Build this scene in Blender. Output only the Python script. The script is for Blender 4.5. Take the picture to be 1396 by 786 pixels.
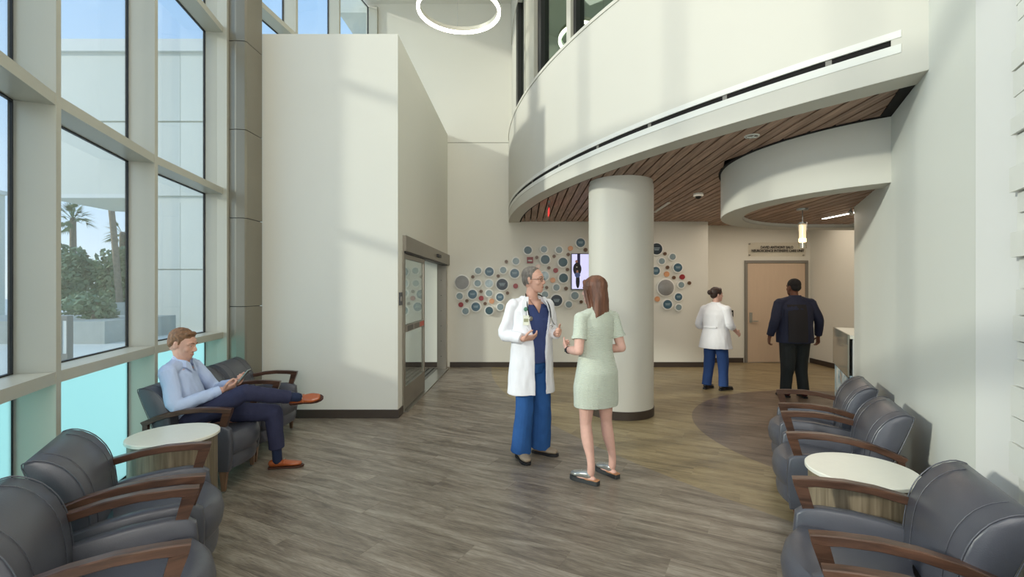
import bpy, math, random
from mathutils import Vector, Matrix, noise
random.seed(7)
PI = math.pi
SC = bpy.context.scene
COL = SC.collection
for o in list(bpy.data.objects): bpy.data.objects.remove(o)

# ------------------------------------------------------------------ camera, sky, sun, lights, exposure
F, PX, PY, CH = 650.0, 714.0, 394.0, 1.58          # focal in px of a 1396 wide frame, principal point, eye height
cam = bpy.data.cameras.new('camera')
cam.sensor_width = 36.0
cam.lens = 36.0 * F / 1396.0
cam.shift_x = -(PX - 698.0) / 1396.0
cam.shift_y = (PY - 393.0) / 1396.0
cam.clip_end = 300
camo = bpy.data.objects.new('camera', cam); COL.objects.link(camo)
camo.location = (0, 0, CH); camo.rotation_euler = (PI/2, 0, 0)
SC.camera = camo

SC.view_settings.view_transform = 'Standard'
SC.view_settings.look = 'None'
SC.view_settings.gamma = 1
SC.view_settings.exposure = 0.10
SC.cycles.max_bounces = 8
SC.cycles.diffuse_bounces = 4
SC.cycles.transparent_max_bounces = 12
SC.cycles.use_denoising = True
SC.cycles.sample_clamp_indirect = 4

def lin(c):
    return tuple((v/255/12.92 if v/255 <= .04045 else ((v/255+.055)/1.055)**2.4) for v in c)

world = bpy.data.worlds.new('sky'); SC.world = world
world.use_nodes = True
wn = world.node_tree; wn.nodes.clear()
wo = wn.nodes.new('ShaderNodeOutputWorld'); bg = wn.nodes.new('ShaderNodeBackground')
tc = wn.nodes.new('ShaderNodeTexCoord'); sx = wn.nodes.new('ShaderNodeSeparateXYZ'); cr = wn.nodes.new('ShaderNodeValToRGB')
wn.links.new(tc.outputs['Generated'], sx.inputs[0]); wn.links.new(sx.outputs['Z'], cr.inputs[0])
wn.links.new(cr.outputs[0], bg.inputs[0]); wn.links.new(bg.outputs[0], wo.inputs[0])
e = cr.color_ramp.elements
e[0].position = 0.0; e[0].color = (*lin((214, 224, 234)), 1)
e[1].position = 1.0; e[1].color = (*lin((118, 160, 214)), 1)
m1 = e.new(0.12); m1.color = (*lin((188, 210, 236)), 1)
m2 = e.new(0.5); m2.color = (*lin((146, 184, 230)), 1)
bg.inputs[1].default_value = 1.5

def light(name, kind, loc, energy, size=1, size_y=None, color=(1, 1, 1), rot=(0, 0, 0), spread=None):
    l = bpy.data.lights.new(name, kind); l.energy = energy; l.color = color
    if kind == 'AREA':
        l.size = size
        if size_y: l.shape = 'RECTANGLE'; l.size_y = size_y
        if spread: l.spread = spread
    o = bpy.data.objects.new(name, l); COL.objects.link(o); o.location = loc; o.rotation_euler = rot
    return o
sun = light('sun', 'SUN', (-20, -7, 12), 2.5, color=(1, .955, .87))
sun.data.angle = math.radians(4)
sun.rotation_euler = Vector((1, .364, -.34)).to_track_quat('-Z', 'Y').to_euler()
light('atrium_fill_light', 'AREA', (-.9, 4.6, 7.3), 70, 3.6, 6.0, color=(1, .96, .9))  # added area fill below the atrium ceiling, stands for no fixture
light('atrium_fill_light', 'AREA', (.0, -1.2, 7.3), 60, 2.8, 4.6, color=(1, .96, .9))  # second added fill, high above the camera end of the room
light('rear_fill_light', 'AREA', (-.1, -3.4, 2.6), 190, 2.6, 3.0, color=(1, .97, .92), rot=(math.radians(82), 0, 0))  # added fill behind the camera, aimed forward into the lobby
light('soffit_fill_light', 'AREA', (2.2, 7.6, 2.93), 24, 3.0, 2.4, color=(1, .88, .74))  # added warm fill to brighten the space under the slats
light('soffit_fill_light', 'AREA', (4.9, 8.7, 2.93), 26, 2.2, 1.6, color=(1, .86, .70))  # same added warm fill, towards the recessed door
light('reception_downlight', 'AREA', (4.2, 5.8, 2.42), 8, 1.4, 1.2, color=(1, .88, .74))

# ------------------------------------------------------------------ materials
def nodes(name):
    m = bpy.data.materials.new(name); m.use_nodes = True
    nt = m.node_tree; b = nt.nodes['Principled BSDF']
    return m, nt, b
def paint(name, rgb, rough=.6, metal=0, var=.04, scale=3.0, bump=0.0, bscale=60, spec=.5, stretch=None, rand=0, sheen=0, coat=0):
    m, nt, b = nodes(name); N, L = nt.nodes, nt.links
    c = lin(rgb)
    t = N.new('ShaderNodeTexCoord'); mp = N.new('ShaderNodeMapping'); L.new(t.outputs['Object'], mp.inputs[0])
    if stretch: mp.inputs['Scale'].default_value = stretch
    n = N.new('ShaderNodeTexNoise'); n.inputs['Scale'].default_value = scale; n.inputs['Detail'].default_value = 4
    L.new(mp.outputs[0], n.inputs[0])
    r = N.new('ShaderNodeValToRGB'); L.new(n.outputs[0], r.inputs[0])
    r.color_ramp.elements[0].position = .3; r.color_ramp.elements[1].position = .7
    r.color_ramp.elements[0].color = (*[max(0, v*(1-var)) for v in c], 1)
    r.color_ramp.elements[1].color = (*[min(1, v*(1+var)) for v in c], 1)
    out = r.outputs[0]
    if rand:
        oi = N.new('ShaderNodeObjectInfo'); mr = N.new('ShaderNodeMapRange'); L.new(oi.outputs['Random'], mr.inputs[0])
        mr.inputs[3].default_value = 1-rand; mr.inputs[4].default_value = 1+rand
        h = N.new('ShaderNodeHueSaturation'); L.new(out, h.inputs['Color']); L.new(mr.outputs[0], h.inputs['Value']); out = h.outputs[0]
    L.new(out, b.inputs['Base Color'])
    b.inputs['Roughness'].default_value = rough; b.inputs['Metallic'].default_value = metal
    b.inputs['Specular IOR Level'].default_value = spec
    if sheen: b.inputs['Sheen Weight'].default_value = sheen
    if coat: b.inputs['Coat Weight'].default_value = coat; b.inputs['Coat Roughness'].default_value = .25
    if bump:
        n2 = N.new('ShaderNodeTexNoise'); n2.inputs['Scale'].default_value = bscale; n2.inputs['Detail'].default_value = 3
        L.new(mp.outputs[0], n2.inputs[0])
        bp = N.new('ShaderNodeBump'); bp.inputs['Strength'].default_value = bump; bp.inputs['Distance'].default_value = .01
        L.new(n2.outputs[0], bp.inputs['Height']); L.new(bp.outputs[0], b.inputs['Normal'])
    return m
def wood(name, c0, c1, grain=(1, 14, 14), scale=2.0, rough=.45, rand=.15, coords='Object', spec=.5):
    m, nt, b = nodes(name); N, L = nt.nodes, nt.links
    t = N.new('ShaderNodeTexCoord'); mp = N.new('ShaderNodeMapping'); L.new(t.outputs[coords], mp.inputs[0])
    mp.inputs['Scale'].default_value = grain
    oi = N.new('ShaderNodeObjectInfo'); ml = N.new('ShaderNodeMath'); ml.operation = 'MULTIPLY'; ml.inputs[1].default_value = 37
    L.new(oi.outputs['Random'], ml.inputs[0]); cb = N.new('ShaderNodeCombineXYZ')
    for k in range(3): L.new(ml.outputs[0], cb.inputs[k])
    L.new(cb.outputs[0], mp.inputs['Location'])
    n = N.new('ShaderNodeTexNoise'); n.inputs['Scale'].default_value = scale; n.inputs['Detail'].default_value = 7; n.inputs['Distortion'].default_value = .6
    L.new(mp.outputs[0], n.inputs[0])
    r = N.new('ShaderNodeValToRGB'); L.new(n.outputs[0], r.inputs[0])
    r.color_ramp.elements[0].position = .32; r.color_ramp.elements[1].position = .68
    r.color_ramp.elements[0].color = (*lin(c0), 1); r.color_ramp.elements[1].color = (*lin(c1), 1)
    h = N.new('ShaderNodeHueSaturation'); mr = N.new('ShaderNodeMapRange'); L.new(oi.outputs['Random'], mr.inputs[0])
    mr.inputs[3].default_value = 1-rand; mr.inputs[4].default_value = 1+rand
    L.new(r.outputs[0], h.inputs['Color']); L.new(mr.outputs[0], h.inputs['Value'])
    L.new(h.outputs[0], b.inputs['Base Color']); b.inputs['Roughness'].default_value = rough
    b.inputs['Specular IOR Level'].default_value = spec
    return m
def glass(name, tint, refl=.07, rough=.0, alpha_mix=None, gcol=(1, 1, 1)):
    m = bpy.data.materials.new(name); m.use_nodes = True; nt = m.node_tree; N, L = nt.nodes, nt.links; N.clear()
    o = N.new('ShaderNodeOutputMaterial'); tr = N.new('ShaderNodeBsdfTransparent'); gl = N.new('ShaderNodeBsdfGlossy'); mx = N.new('ShaderNodeMixShader')
    tr.inputs[0].default_value = (*tint, 1); gl.inputs['Roughness'].default_value = rough; gl.inputs[0].default_value = (*gcol, 1)
    lw = N.new('ShaderNodeLayerWeight'); lw.inputs[0].default_value = .35
    mr = N.new('ShaderNodeMapRange'); mr.inputs[3].default_value = refl; mr.inputs[4].default_value = min(1, refl+.55)
    p = N.new('ShaderNodeMath'); p.operation = 'POWER'; p.inputs[1].default_value = 3
    L.new(lw.outputs['Facing'], p.inputs[0]); L.new(p.outputs[0], mr.inputs[0])
    L.new(mr.outputs[0], mx.inputs[0]); L.new(tr.outputs[0], mx.inputs[1]); L.new(gl.outputs[0], mx.inputs[2]); L.new(mx.outputs[0], o.inputs[0])
    return m
def emit(name, rgb, s):
    m, nt, b = nodes(name)
    b.inputs['Base Color'].default_value = (*lin(rgb), 1)
    b.inputs['Emission Color'].default_value = (*lin(rgb), 1); b.inputs['Emission Strength'].default_value = s
    return m
def teal_film():
    m = bpy.data.materials.new('teal_film_glass'); m.use_nodes = True; nt = m.node_tree; N, L = nt.nodes, nt.links; N.clear()
    o = N.new('ShaderNodeOutputMaterial'); tl = N.new('ShaderNodeBsdfTranslucent'); gl = N.new('ShaderNodeBsdfGlossy'); tr = N.new('ShaderNodeBsdfTransparent')
    a = N.new('ShaderNodeMixShader'); c = N.new('ShaderNodeMixShader')
    tl.inputs[0].default_value = (*lin((200, 231, 227)), 1); gl.inputs['Roughness'].default_value = .15
    tr.inputs[0].default_value = (*lin((190, 226, 223)), 1)
    a.inputs[0].default_value = .3; c.inputs[0].default_value = .05
    L.new(tl.outputs[0], a.inputs[1]); L.new(tr.outputs[0], a.inputs[2]); L.new(a.outputs[0], c.inputs[1]); L.new(gl.outputs[0], c.inputs[2]); L.new(c.outputs[0], o.inputs[0])
    return m
def floor_mat():
    m, nt, b = nodes('vinyl_plank_floor'); N, L = nt.nodes, nt.links
    g = N.new('ShaderNodeNewGeometry')
    mp = N.new('ShaderNodeMapping'); mp.vector_type = 'POINT'
    rot = N.new('ShaderNodeVectorRotate'); rot.rotation_type = 'Z_AXIS'; rot.inputs['Angle'].default_value = math.radians(26.6)
    L.new(g.outputs['Position'], rot.inputs['Vector'])
    oi = N.new('ShaderNodeObjectInfo'); ml = N.new('ShaderNodeMath'); ml.operation = 'MULTIPLY'; ml.inputs[1].default_value = 50
    L.new(oi.outputs['Random'], ml.inputs[0]); cb = N.new('ShaderNodeCombineXYZ'); L.new(ml.outputs[0], cb.inputs[0]); L.new(ml.outputs[0], cb.inputs[2])
    va = N.new('ShaderNodeVectorMath'); va.operation = 'ADD'; L.new(rot.outputs[0], va.inputs[0]); L.new(cb.outputs[0], va.inputs[1])
    L.new(va.outputs[0], mp.inputs[0]); mp.inputs['Scale'].default_value = (.9, 5.5, 1)
    n = N.new('ShaderNodeTexNoise'); n.inputs['Scale'].default_value = 1.6; n.inputs['Detail'].default_value = 8; n.inputs['Roughness'].default_value = .62; n.inputs['Distortion'].default_value = .9
    L.new(mp.outputs[0], n.inputs[0])
    mp2 = N.new('ShaderNodeMapping'); L.new(va.outputs[0], mp2.inputs[0]); mp2.inputs['Scale'].default_value = (6, 90, 1)
    n2 = N.new('ShaderNodeTexNoise'); n2.inputs['Scale'].default_value = 1.5; n2.inputs['Detail'].default_value = 5; n2.inputs['Distortion'].default_value = 1.2; L.new(mp2.outputs[0], n2.inputs[0])
    mx0 = N.new('ShaderNodeMix'); mx0.data_type = 'FLOAT'; mx0.inputs[0].default_value = .38
    L.new(n.outputs[0], mx0.inputs[2]); L.new(n2.outputs[0], mx0.inputs[3])
    def ramp(c0, c1, c2):
        r = N.new('ShaderNodeValToRGB'); L.new(mx0.outputs[0], r.inputs[0]); el = r.color_ramp.elements
        el[0].position = .36; el[1].position = .66; el[0].color = (*lin(c0), 1); el[1].color = (*lin(c2), 1)
        k = el.new(.5); k.color = (*lin(c1), 1); return r
    grey = ramp((86, 76, 66), (128, 117, 103), (166, 156, 141))
    tan = ramp((104, 90, 66), (143, 127, 95), (168, 153, 120))
    dark = ramp((78, 66, 56), (106, 91, 79), (132, 117, 103))
    def inside(cx, cy, R):
        d = N.new('ShaderNodeVectorMath'); d.operation = 'DISTANCE'; d.inputs[1].default_value = (cx, cy, 0)
        f = N.new('ShaderNodeVectorMath'); f.operation = 'MULTIPLY'; f.inputs[1].default_value = (1, 1, 0)
        L.new(g.outputs['Position'], f.inputs[0]); L.new(f.outputs[0], d.inputs[0])
        l = N.new('ShaderNodeMath'); l.operation = 'LESS_THAN'; l.inputs[1].default_value = R; L.new(d.outputs['Value'], l.inputs[0]); return l
    i1, i2 = inside(9.9, 10.05, 10.56), inside(4.22, 5.23, 2.24)
    a = N.new('ShaderNodeMix'); a.data_type = 'RGBA'; L.new(i1.outputs[0], a.inputs[0]); L.new(grey.outputs[0], a.inputs[6]); L.new(tan.outputs[0], a.inputs[7])
    c = N.new('ShaderNodeMix'); c.data_type = 'RGBA'; L.new(i2.outputs[0], c.inputs[0]); L.new(a.outputs[2], c.inputs[6]); L.new(dark.outputs[0], c.inputs[7])
    h = N.new('ShaderNodeHueSaturation'); mr = N.new('ShaderNodeMapRange'); L.new(oi.outputs['Random'], mr.inputs[0]); mr.inputs[3].default_value = .93; mr.inputs[4].default_value = 1.07
    L.new(c.outputs[2], h.inputs['Color']); L.new(mr.outputs[0], h.inputs['Value']); L.new(h.outputs[0], b.inputs['Base Color'])
    b.inputs['Roughness'].default_value = .34; b.inputs['Specular IOR Level'].default_value = .45
    bp = N.new('ShaderNodeBump'); bp.inputs['Strength'].default_value = .12; bp.inputs['Distance'].default_value = .004
    L.new(n2.outputs[0], bp.inputs['Height']); L.new(bp.outputs[0], b.inputs['Normal'])
    return m

WALL = paint('wall_paint', (222, 220, 209), .7, var=.012, scale=.8, spec=.25)
WALLR = paint('right_wall_paint', (216, 217, 208), .55, var=.012, scale=.8, spec=.3)
WALLW = paint('white_wall_paint', (220, 219, 214), .6, var=.01, scale=.8, spec=.3)
FASC = paint('fascia_paint', (204, 201, 190), .6, var=.01, scale=.6, spec=.3)
TRIMW = paint('white_trim', (222, 222, 215), .5, var=.01)
BASE = paint('dark_baseboard', (62, 52, 44), .5, var=.05)
FRAME = paint('champagne_metal', (186, 184, 170), .38, .15, var=.02, scale=1.5)
CLAD = paint('column_cladding', (142, 136, 122), .32, .55, var=.05, scale=1.2)
DOORM = paint('door_metal', (140, 134, 123), .38, .6, var=.04)
BLACK = paint('black_gasket', (18, 18, 18), .5, var=.1)
PLENUM = paint('black_plenum', (20, 16, 14), .9, var=.1)
DOORC = paint('beige_door_laminate', (201, 178, 154), .5, var=.02, stretch=(6, 6, .6), scale=4)
GREYP = paint('grey_door_frame', (126, 122, 114), .5)
STEEL = paint('brushed_steel', (170, 168, 162), .3, .9, var=.05)
SLAT = wood('ceiling_slat_wood', (130, 104, 88), (184, 151, 130), (18, 1.2, 14), 2.0, .5, .13, spec=.3)
FLOOR = floor_mat()
VINYL = paint('slate_vinyl', (76, 77, 85), .36, var=.05, scale=5, bump=.08, bscale=220, spec=.5, coat=.08)
ARMW = wood('walnut_arm_wood', (56, 39, 31), (92, 65, 51), (26, 2.0, 16), 2.2, .28, .06)
LEGW = wood('walnut_leg_wood', (98, 70, 52), (134, 100, 76), (26, 26, 2), 2.2, .4, .06)
TABW = wood('grey_oak_laminate', (98, 86, 68), (142, 128, 106), (16, 16, .8), 2.4, .45, .03)
TABT = paint('cream_solid_surface', (229, 227, 214), .3, var=.012, scale=30)
GLASS = glass('clear_window_glass', (.93, .96, .94), .07)
GLASSD = glass('door_glass', (.80, .84, .82), .12)
GLASSG = glass('green_upper_glass', (.42, .52, .42), .30, gcol=(.8, .92, .8))
TEAL = teal_film()
LIT = emit('lit_diffuser', (255, 249, 236), 9)
LITW = emit('warm_lit_diffuser', (255, 226, 178), 12)
SCREEN = emit('screen_glow', (190, 190, 226), .95)
SKIN = paint('skin_light', (208, 162, 142), .5, var=.05, scale=25, spec=.35)
SKIN2 = paint('skin_pink', (214, 170, 154), .5, var=.05, scale=25, spec=.35)
SKIN3 = paint('skin_brown', (112, 72, 54), .5, var=.05, scale=25, spec=.35)
LIP = paint('lip_pink', (172, 98, 88), .45)
EYEW = paint('eye_white', (186, 180, 172), .3)
IRIS = paint('eye_dark', (48, 34, 28), .2)

# ------------------------------------------------------------------ helpers
def link(o, parent=None):
    COL.objects.link(o)
    if parent is not None: o.parent = parent
    return o
def tag(o, label=None, cat=None, group=None, kind=None):
    if label: o['label'] = label
    if cat: o['category'] = cat
    if group: o['group'] = group
    if kind: o['kind'] = kind
    return o
def empty(name, loc=(0, 0, 0), rz=0, parent=None):
    o = bpy.data.objects.new(name, None); o.empty_display_size = .1
    o.location = loc; o.rotation_euler = (0, 0, rz); return link(o, parent)
class MB:
    def __init__(s): s.v = []; s.f = []
    def add(s, vs, fs):
        n = len(s.v); s.v += [tuple(v) for v in vs]; s.f += [tuple(i+n for i in f) for f in fs]; return s
    def box(s, x0, x1, y0, y1, z0, z1, M=None):
        vs = [Vector((x, y, z)) for z in (z0, z1) for y in (y0, y1) for x in (x0, x1)]
        if M: vs = [M @ v for v in vs]
        return s.add(vs, [(0, 2, 3, 1), (4, 5, 7, 6), (0, 1, 5, 4), (2, 6, 7, 3), (0, 4, 6, 2), (1, 3, 7, 5)])
    def prism(s, poly, z0, z1):            # polygon in plan, counter-clockwise
        n = len(poly)
        a = sum(poly[i][0]*poly[(i+1) % n][1]-poly[(i+1) % n][0]*poly[i][1] for i in range(n))
        if a < 0: poly = poly[::-1]
        vs = [(x, y, z0) for x, y in poly]+[(x, y, z1) for x, y in poly]
        return s.add(vs, [tuple(range(n-1, -1, -1)), tuple(range(n, 2*n))]+[(i, (i+1) % n, n+(i+1) % n, n+i) for i in range(n)])
    def loops(s, rings, cap=True):         # rings: equal-length vertex loops
        n = len(rings[0]); vs = [v for r in rings for v in r]; fs = []
        for k in range(len(rings)-1):
            for i in range(n):
                j = (i+1) % n; fs.append((k*n+i, k*n+j, (k+1)*n+j, (k+1)*n+i))
        if cap: fs += [tuple(range(n-1, -1, -1)), tuple(range((len(rings)-1)*n, len(rings)*n))]
        return s.add(vs, fs)
    def lathe(s, prof, c=(0, 0, 0), seg=32):
        rings = [[(c[0]+r*math.cos(2*PI*i/seg), c[1]+r*math.sin(2*PI*i/seg), c[2]+z) for i in range(seg)] for r, z in prof]
        return s.loops(rings)
    def ell(s, c, r, R=None, seg=16, rin=10):
        rings = []
        for k in range(rin+1):
            t = PI*(k+.02 if k == 0 else k-.02 if k == rin else k)/rin
            ring = []
            for i in range(seg):
                a = 2*PI*i/seg; v = Vector((r[0]*math.sin(t)*math.cos(a), r[1]*math.sin(t)*math.sin(a), -r[2]*math.cos(t)))
                if R: v = R @ v
                ring.append(tuple(v+Vector(c)))
            rings.append(ring)
        return s.loops(rings)
    def sweep(s, pts, rad, flat=None, up=(0, 0, 1), seg=12, sub=4, cap='round'):
        """tube through pts; rad: radius or (ra, rb) per point, ra across, rb along up"""
        P = [Vector(p) for p in pts]; R = [(r, r) if not isinstance(r, (tuple, list)) else r for r in (rad if isinstance(rad, (list, tuple)) and len(rad) == len(pts) else [rad]*len(pts))]
        Q, S = [], []
        n = len(P)
        for i in range(n-1):
            p0 = P[max(i-1, 0)]; p1 = P[i]; p2 = P[i+1]; p3 = P[min(i+2, n-1)]
            for k in range(sub):
                t = k/sub
                Q.append(.5*((2*p1)+(p2-p0)*t+(2*p0-5*p1+4*p2-p3)*t*t+(3*p1-p0-3*p2+p3)*t**3))
                w = t*t*(3-2*t); S.append(tuple(R[i][j]*(1-w)+R[i+1][j]*w for j in (0, 1)))
        Q.append(P[-1]); S.append(tuple(R[-1]))
        T = [(Q[min(i+1, len(Q)-1)]-Q[max(i-1, 0)]).normalized() for i in range(len(Q))]
        if cap == 'round':
            a0, a1 = min(S[0]), min(S[-1]); q0, q1, t0, t1 = Q[0], Q[-1], T[0], T[-1]; s0, s1 = S[0], S[-1]
            pre = [(q0-t0*a0*math.sin(x), math.cos(x)) for x in (1.5, 1.1, .6)]
            post = [(q1+t1*a1*math.sin(x), math.cos(x)) for x in (.6, 1.1, 1.5)]
            Q = [p for p, _ in pre]+Q+[p for p, _ in post]; T = [t0]*3+T+[t1]*3
            S = [(s0[0]*c, s0[1]*c) for _, c in pre]+S+[(s1[0]*c, s1[1]*c) for _, c in post]
        rings = []; U = Vector(up); prev = None
        for q, t, (ra, rb) in zip(Q, T, S):
            a = t.cross(U)
            if prev is not None and (up == (0, 0, 1) or a.length < .25): a = prev-t*prev.dot(t)
            elif a.length < .12: a = t.cross(Vector((0, 1, 0)) if abs(t.y) < .8 else Vector((1, 0, 0)))
            a.normalize(); prev = a; b = a.cross(t).normalized()
            rings.append([tuple(q+a*ra*math.cos(2*PI*i/seg)-b*rb*math.sin(2*PI*i/seg)) for i in range(seg)])
        return s.loops(rings)
    def slices(s, secs, seg=28, front_flat=0):   # secs: (z, cx, cy, rx, ry) horizontal ellipses
        rings = [[(cx+rx*math.cos(2*PI*i/seg), cy+ry*math.sin(2*PI*i/seg), z) for i in range(seg)] for z, cx, cy, rx, ry in secs]
        return s.loops(rings)
    def profx(s, prof, x0, x1, bev=.012, arc=None):   # (y,z) outline extruded along x with rounded ends
        cy = sum(p[0] for p in prof)/len(prof); cz = sum(p[1] for p in prof)/len(prof)
        def ins(d): 
            out = []
            for y, z in prof:
                l = math.hypot(y-cy, z-cz) or 1; k = max(0, 1-d/l); out.append((cy+(y-cy)*k, cz+(z-cz)*k))
            return out
        lay = [(x0, bev), (x0+bev*.3, bev*.35), (x0+bev, 0)]
        if arc: lay += [(x0+bev+(x1-x0-2*bev)*k/8, 0) for k in range(1, 8)]
        lay += [(x1-bev, 0), (x1-bev*.3, bev*.35), (x1, bev)]
        rings = [[(x, y+(arc(x) if arc else 0), z) for y, z in ins(d)] for x, d in lay]
        return s.loops(rings)
    def build(s, name, mat, parent=None, smooth=True, angle=40):
        me = bpy.data.meshes.new(name); me.from_pydata(s.v, [], s.f); me.materials.append(mat)
        import bmesh
        bm = bmesh.new(); bm.from_mesh(me); bmesh.ops.recalc_face_normals(bm, faces=bm.faces); bm.to_mesh(me); bm.free()
        if smooth:
            me.shade_smooth()
            try: me.set_sharp_from_angle(angle=math.radians(angle))
            except Exception: pass
        return link(bpy.data.objects.new(name, me), parent)
def boxo(name, mat, parent, *a, M=None):
    return MB().box(*a, M=M).build(name, mat, parent, smooth=False)
def dup(o, parent=None):
    c = o.copy(); COL.objects.link(c); c.parent = parent
    for ch in o.children: dup(ch, c)
    return c
def remeshed(mb, name, mat, parent, voxel=.005, smooth=3, fold=0, fscale=9, fn=None):
    me = bpy.data.meshes.new(name); me.from_pydata(mb.v, [], mb.f)
    import bmesh
    bm = bmesh.new(); bm.from_mesh(me); bmesh.ops.recalc_face_normals(bm, faces=bm.faces); bm.to_mesh(me); bm.free()
    o = bpy.data.objects.new(name, me); COL.objects.link(o)
    r = o.modifiers.new('r', 'REMESH'); r.mode = 'VOXEL'; r.voxel_size = voxel
    if smooth:
        s = o.modifiers.new('s', 'SMOOTH'); s.iterations = smooth; s.factor = .5
    dg = bpy.context.evaluated_depsgraph_get(); ev = o.evaluated_get(dg)
    m2 = bpy.data.meshes.new_from_object(ev); COL.objects.unlink(o); bpy.data.objects.remove(o); bpy.data.meshes.remove(me)
    if fold:
        n_ = len(m2.vertices); co = [0.0]*(3*n_); no = [0.0]*(3*n_)
        m2.vertices.foreach_get('co', co); m2.vertex_normals.foreach_get('vector', no)
        for i in range(n_):
            x_, y_, z_ = (co[3*i]*fscale, co[3*i+1]*fscale, co[3*i+2]*fscale)
            d = (noise.noise(Vector((x_, y_, z_*.45)))*.65+noise.noise(Vector((x_*2.3, y_*2.3, z_*1.1)))*.35)*fold
            co[3*i] += no[3*i]*d; co[3*i+1] += no[3*i+1]*d; co[3*i+2] += no[3*i+2]*d
        m2.vertices.foreach_set('co', co); m2.update()
    if fn:
        for v in m2.vertices: v.co = fn(v.co)
    m2.name = name; m2.materials.clear(); m2.materials.append(mat); m2.shade_smooth()
    return link(bpy.data.objects.new(name, m2), parent)
def at(px, py, Y):
    return Vector(((px-PX)/F*Y, Y, CH-(py-PY)/F*Y))

# ------------------------------------------------------------------ floor
fl = MB().box(-3.9, 6.4, -4.1, 10.4, -.12, -.003).build('floor', FLOOR, smooth=False); tag(fl, kind='structure')
p_, q_ = Vector((.894, -.447)), Vector((.447, .894))
LW = [(-1.6, -3.9), (-1.6, -2.5), (-1.6, -1.1), (-1.80, .30), (-2.22, 1.61), (-2.78, 2.85), (-3.19, 4.14), (-3.45, 5.5)]
def leftx(y):
    for (xa, ya), (xb, yb) in zip(LW, LW[1:]):
        if ya <= y <= yb: return xa+(xb-xa)*(y-ya)/(yb-ya)
    return -3.3
def rightx(y):
    if y > 5.2: return 6.2
    return 2.03+.489*(y-1.98)
pool = []
PL, PW = 1.5, .2
for j in range(-10, 70):
    for i in range(-12, 12):
        off = (j*.37 % 1)*PL
        c = p_*(i*PL+off)+q_*(j*PW)
        if not (1.2 < c.y < 9.55): continue
        px = PX+F*c.x/c.y; py = PY+F*CH/c.y
        if py > 860 or px < -60 or px > 1440: continue
        ok = all(leftx(e.y)+.25 < e.x < rightx(e.y)-.1 and 1.0 < e.y < 9.66 and not (e.x < -1.5 and e.y > 5.8) for e in (c-p_*PL/2-q_*PW/2, c+p_*PL/2-q_*PW/2, c-p_*PL/2+q_*PW/2, c+p_*PL/2+q_*PW/2))
        if ok: pool.append(c)
pool.sort(key=lambda c: c.y)
pm = MB().box(-PL/2+.001, PL/2-.001, -PW/2+.0008, PW/2-.0008, -.003, -.0018)
proto = None
for c in pool[:300]:
    if proto is None: proto = pm.build('floor_plank', FLOOR, fl, smooth=False); o = proto
    else: o = link(bpy.data.objects.new('floor_plank', proto.data), fl)
    o.location = (c.x, c.y, 0); o.rotation_euler = (0, 0, math.atan2(p_.y, p_.x))

# ------------------------------------------------------------------ ceilings, main curved bulkhead
CX, CY = 9.95, 10.0
RO, RI = 10.26, 10.04
def arc_pts(R, a0, a1, n, cx=CX, cy=CY):
    return [(cx+R*math.cos(math.radians(a0+(a1-a0)*k/n)), cy+R*math.sin(math.radians(a0+(a1-a0)*k/n))) for k in range(n+1)]
def band(outer, inner, z0, z1, name, mat, parent=None, smooth=True):
    m = MB(); n = len(outer)
    rings = [[(*outer[i], z0), (*outer[i], z1), (*inner[i], z1), (*inner[i], z0)] for i in range(n)]
    return m.loops(rings).build(name, mat, parent, smooth=smooth, angle=30)
cl = MB().prism([(-1.75, -4.1), (-1.9, .2), (-2.9, 2.8), (-3.4, 4.2), (-3.65, 5.6), (-3.5, 7.2), (-3.2, 10.4), (7, 10.4), (7, -4.1)], 7.38, 7.6).build('ceiling', WALL, smooth=False)
tag(cl, kind='structure')
fas = empty('trim_1'); tag(fas, kind='structure')
A0, A1 = 181.7, 223.9
N_ = 72
band(arc_pts(RO, A0, A1, N_), arc_pts(RO-.14, A0, A1, N_), 2.94, 3.145, 'fascia_lower_band', FASC, fas)
band(arc_pts(RO, A0, A1, N_), arc_pts(RO-.14, A0, A1, N_), 3.19, 4.60, 'fascia_upper_band', FASC, fas)
band(arc_pts(RO-.012, A0, 222.6, N_), arc_pts(RO-.13, A0, 222.6, N_), 3.145, 3.19, 'slot_recess', PLENUM, fas)
band(arc_pts(RO, 222.4, A1, 3), arc_pts(RO-.14, 222.4, A1, 3), 3.145, 3.19, 'slot_end_fill', FASC, fas)
band(arc_pts(RO+.004, A0, 222.7, N_), arc_pts(RO-.01, A0, 222.7, N_), 3.09, 3.146, 'slot_frame', TRIMW, fas)
band(arc_pts(RO+.004, A0, 222.7, N_), arc_pts(RO-.01, A0, 222.7, N_), 3.189, 3.235, 'slot_frame', TRIMW, fas)
for ang in (186, 191, 196.5, 202, 207, 211.5, 216, 220.3):
    band(arc_pts(RO-.008, ang, ang+.22, 1), arc_pts(RO-.02, ang, ang+.22, 1), 3.145, 3.19, 'slot_vane', GREYP, fas)
band(arc_pts(RO-.001, A0, A1, N_), arc_pts(RI, A0, A1, N_), 2.935, 2.955, 'soffit_band', FASC, fas)
band(arc_pts(RI, A0, A1, N_), arc_pts(RI-.03, A0, A1, N_), 2.945, 2.965, 'dark_edge_trim', PLENUM, fas)
band(arc_pts(RO+.01, A0, A1, N_), arc_pts(RO-.3, A0, A1, N_), 4.60, 4.64, 'parapet_cap', FASC, fas)

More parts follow.
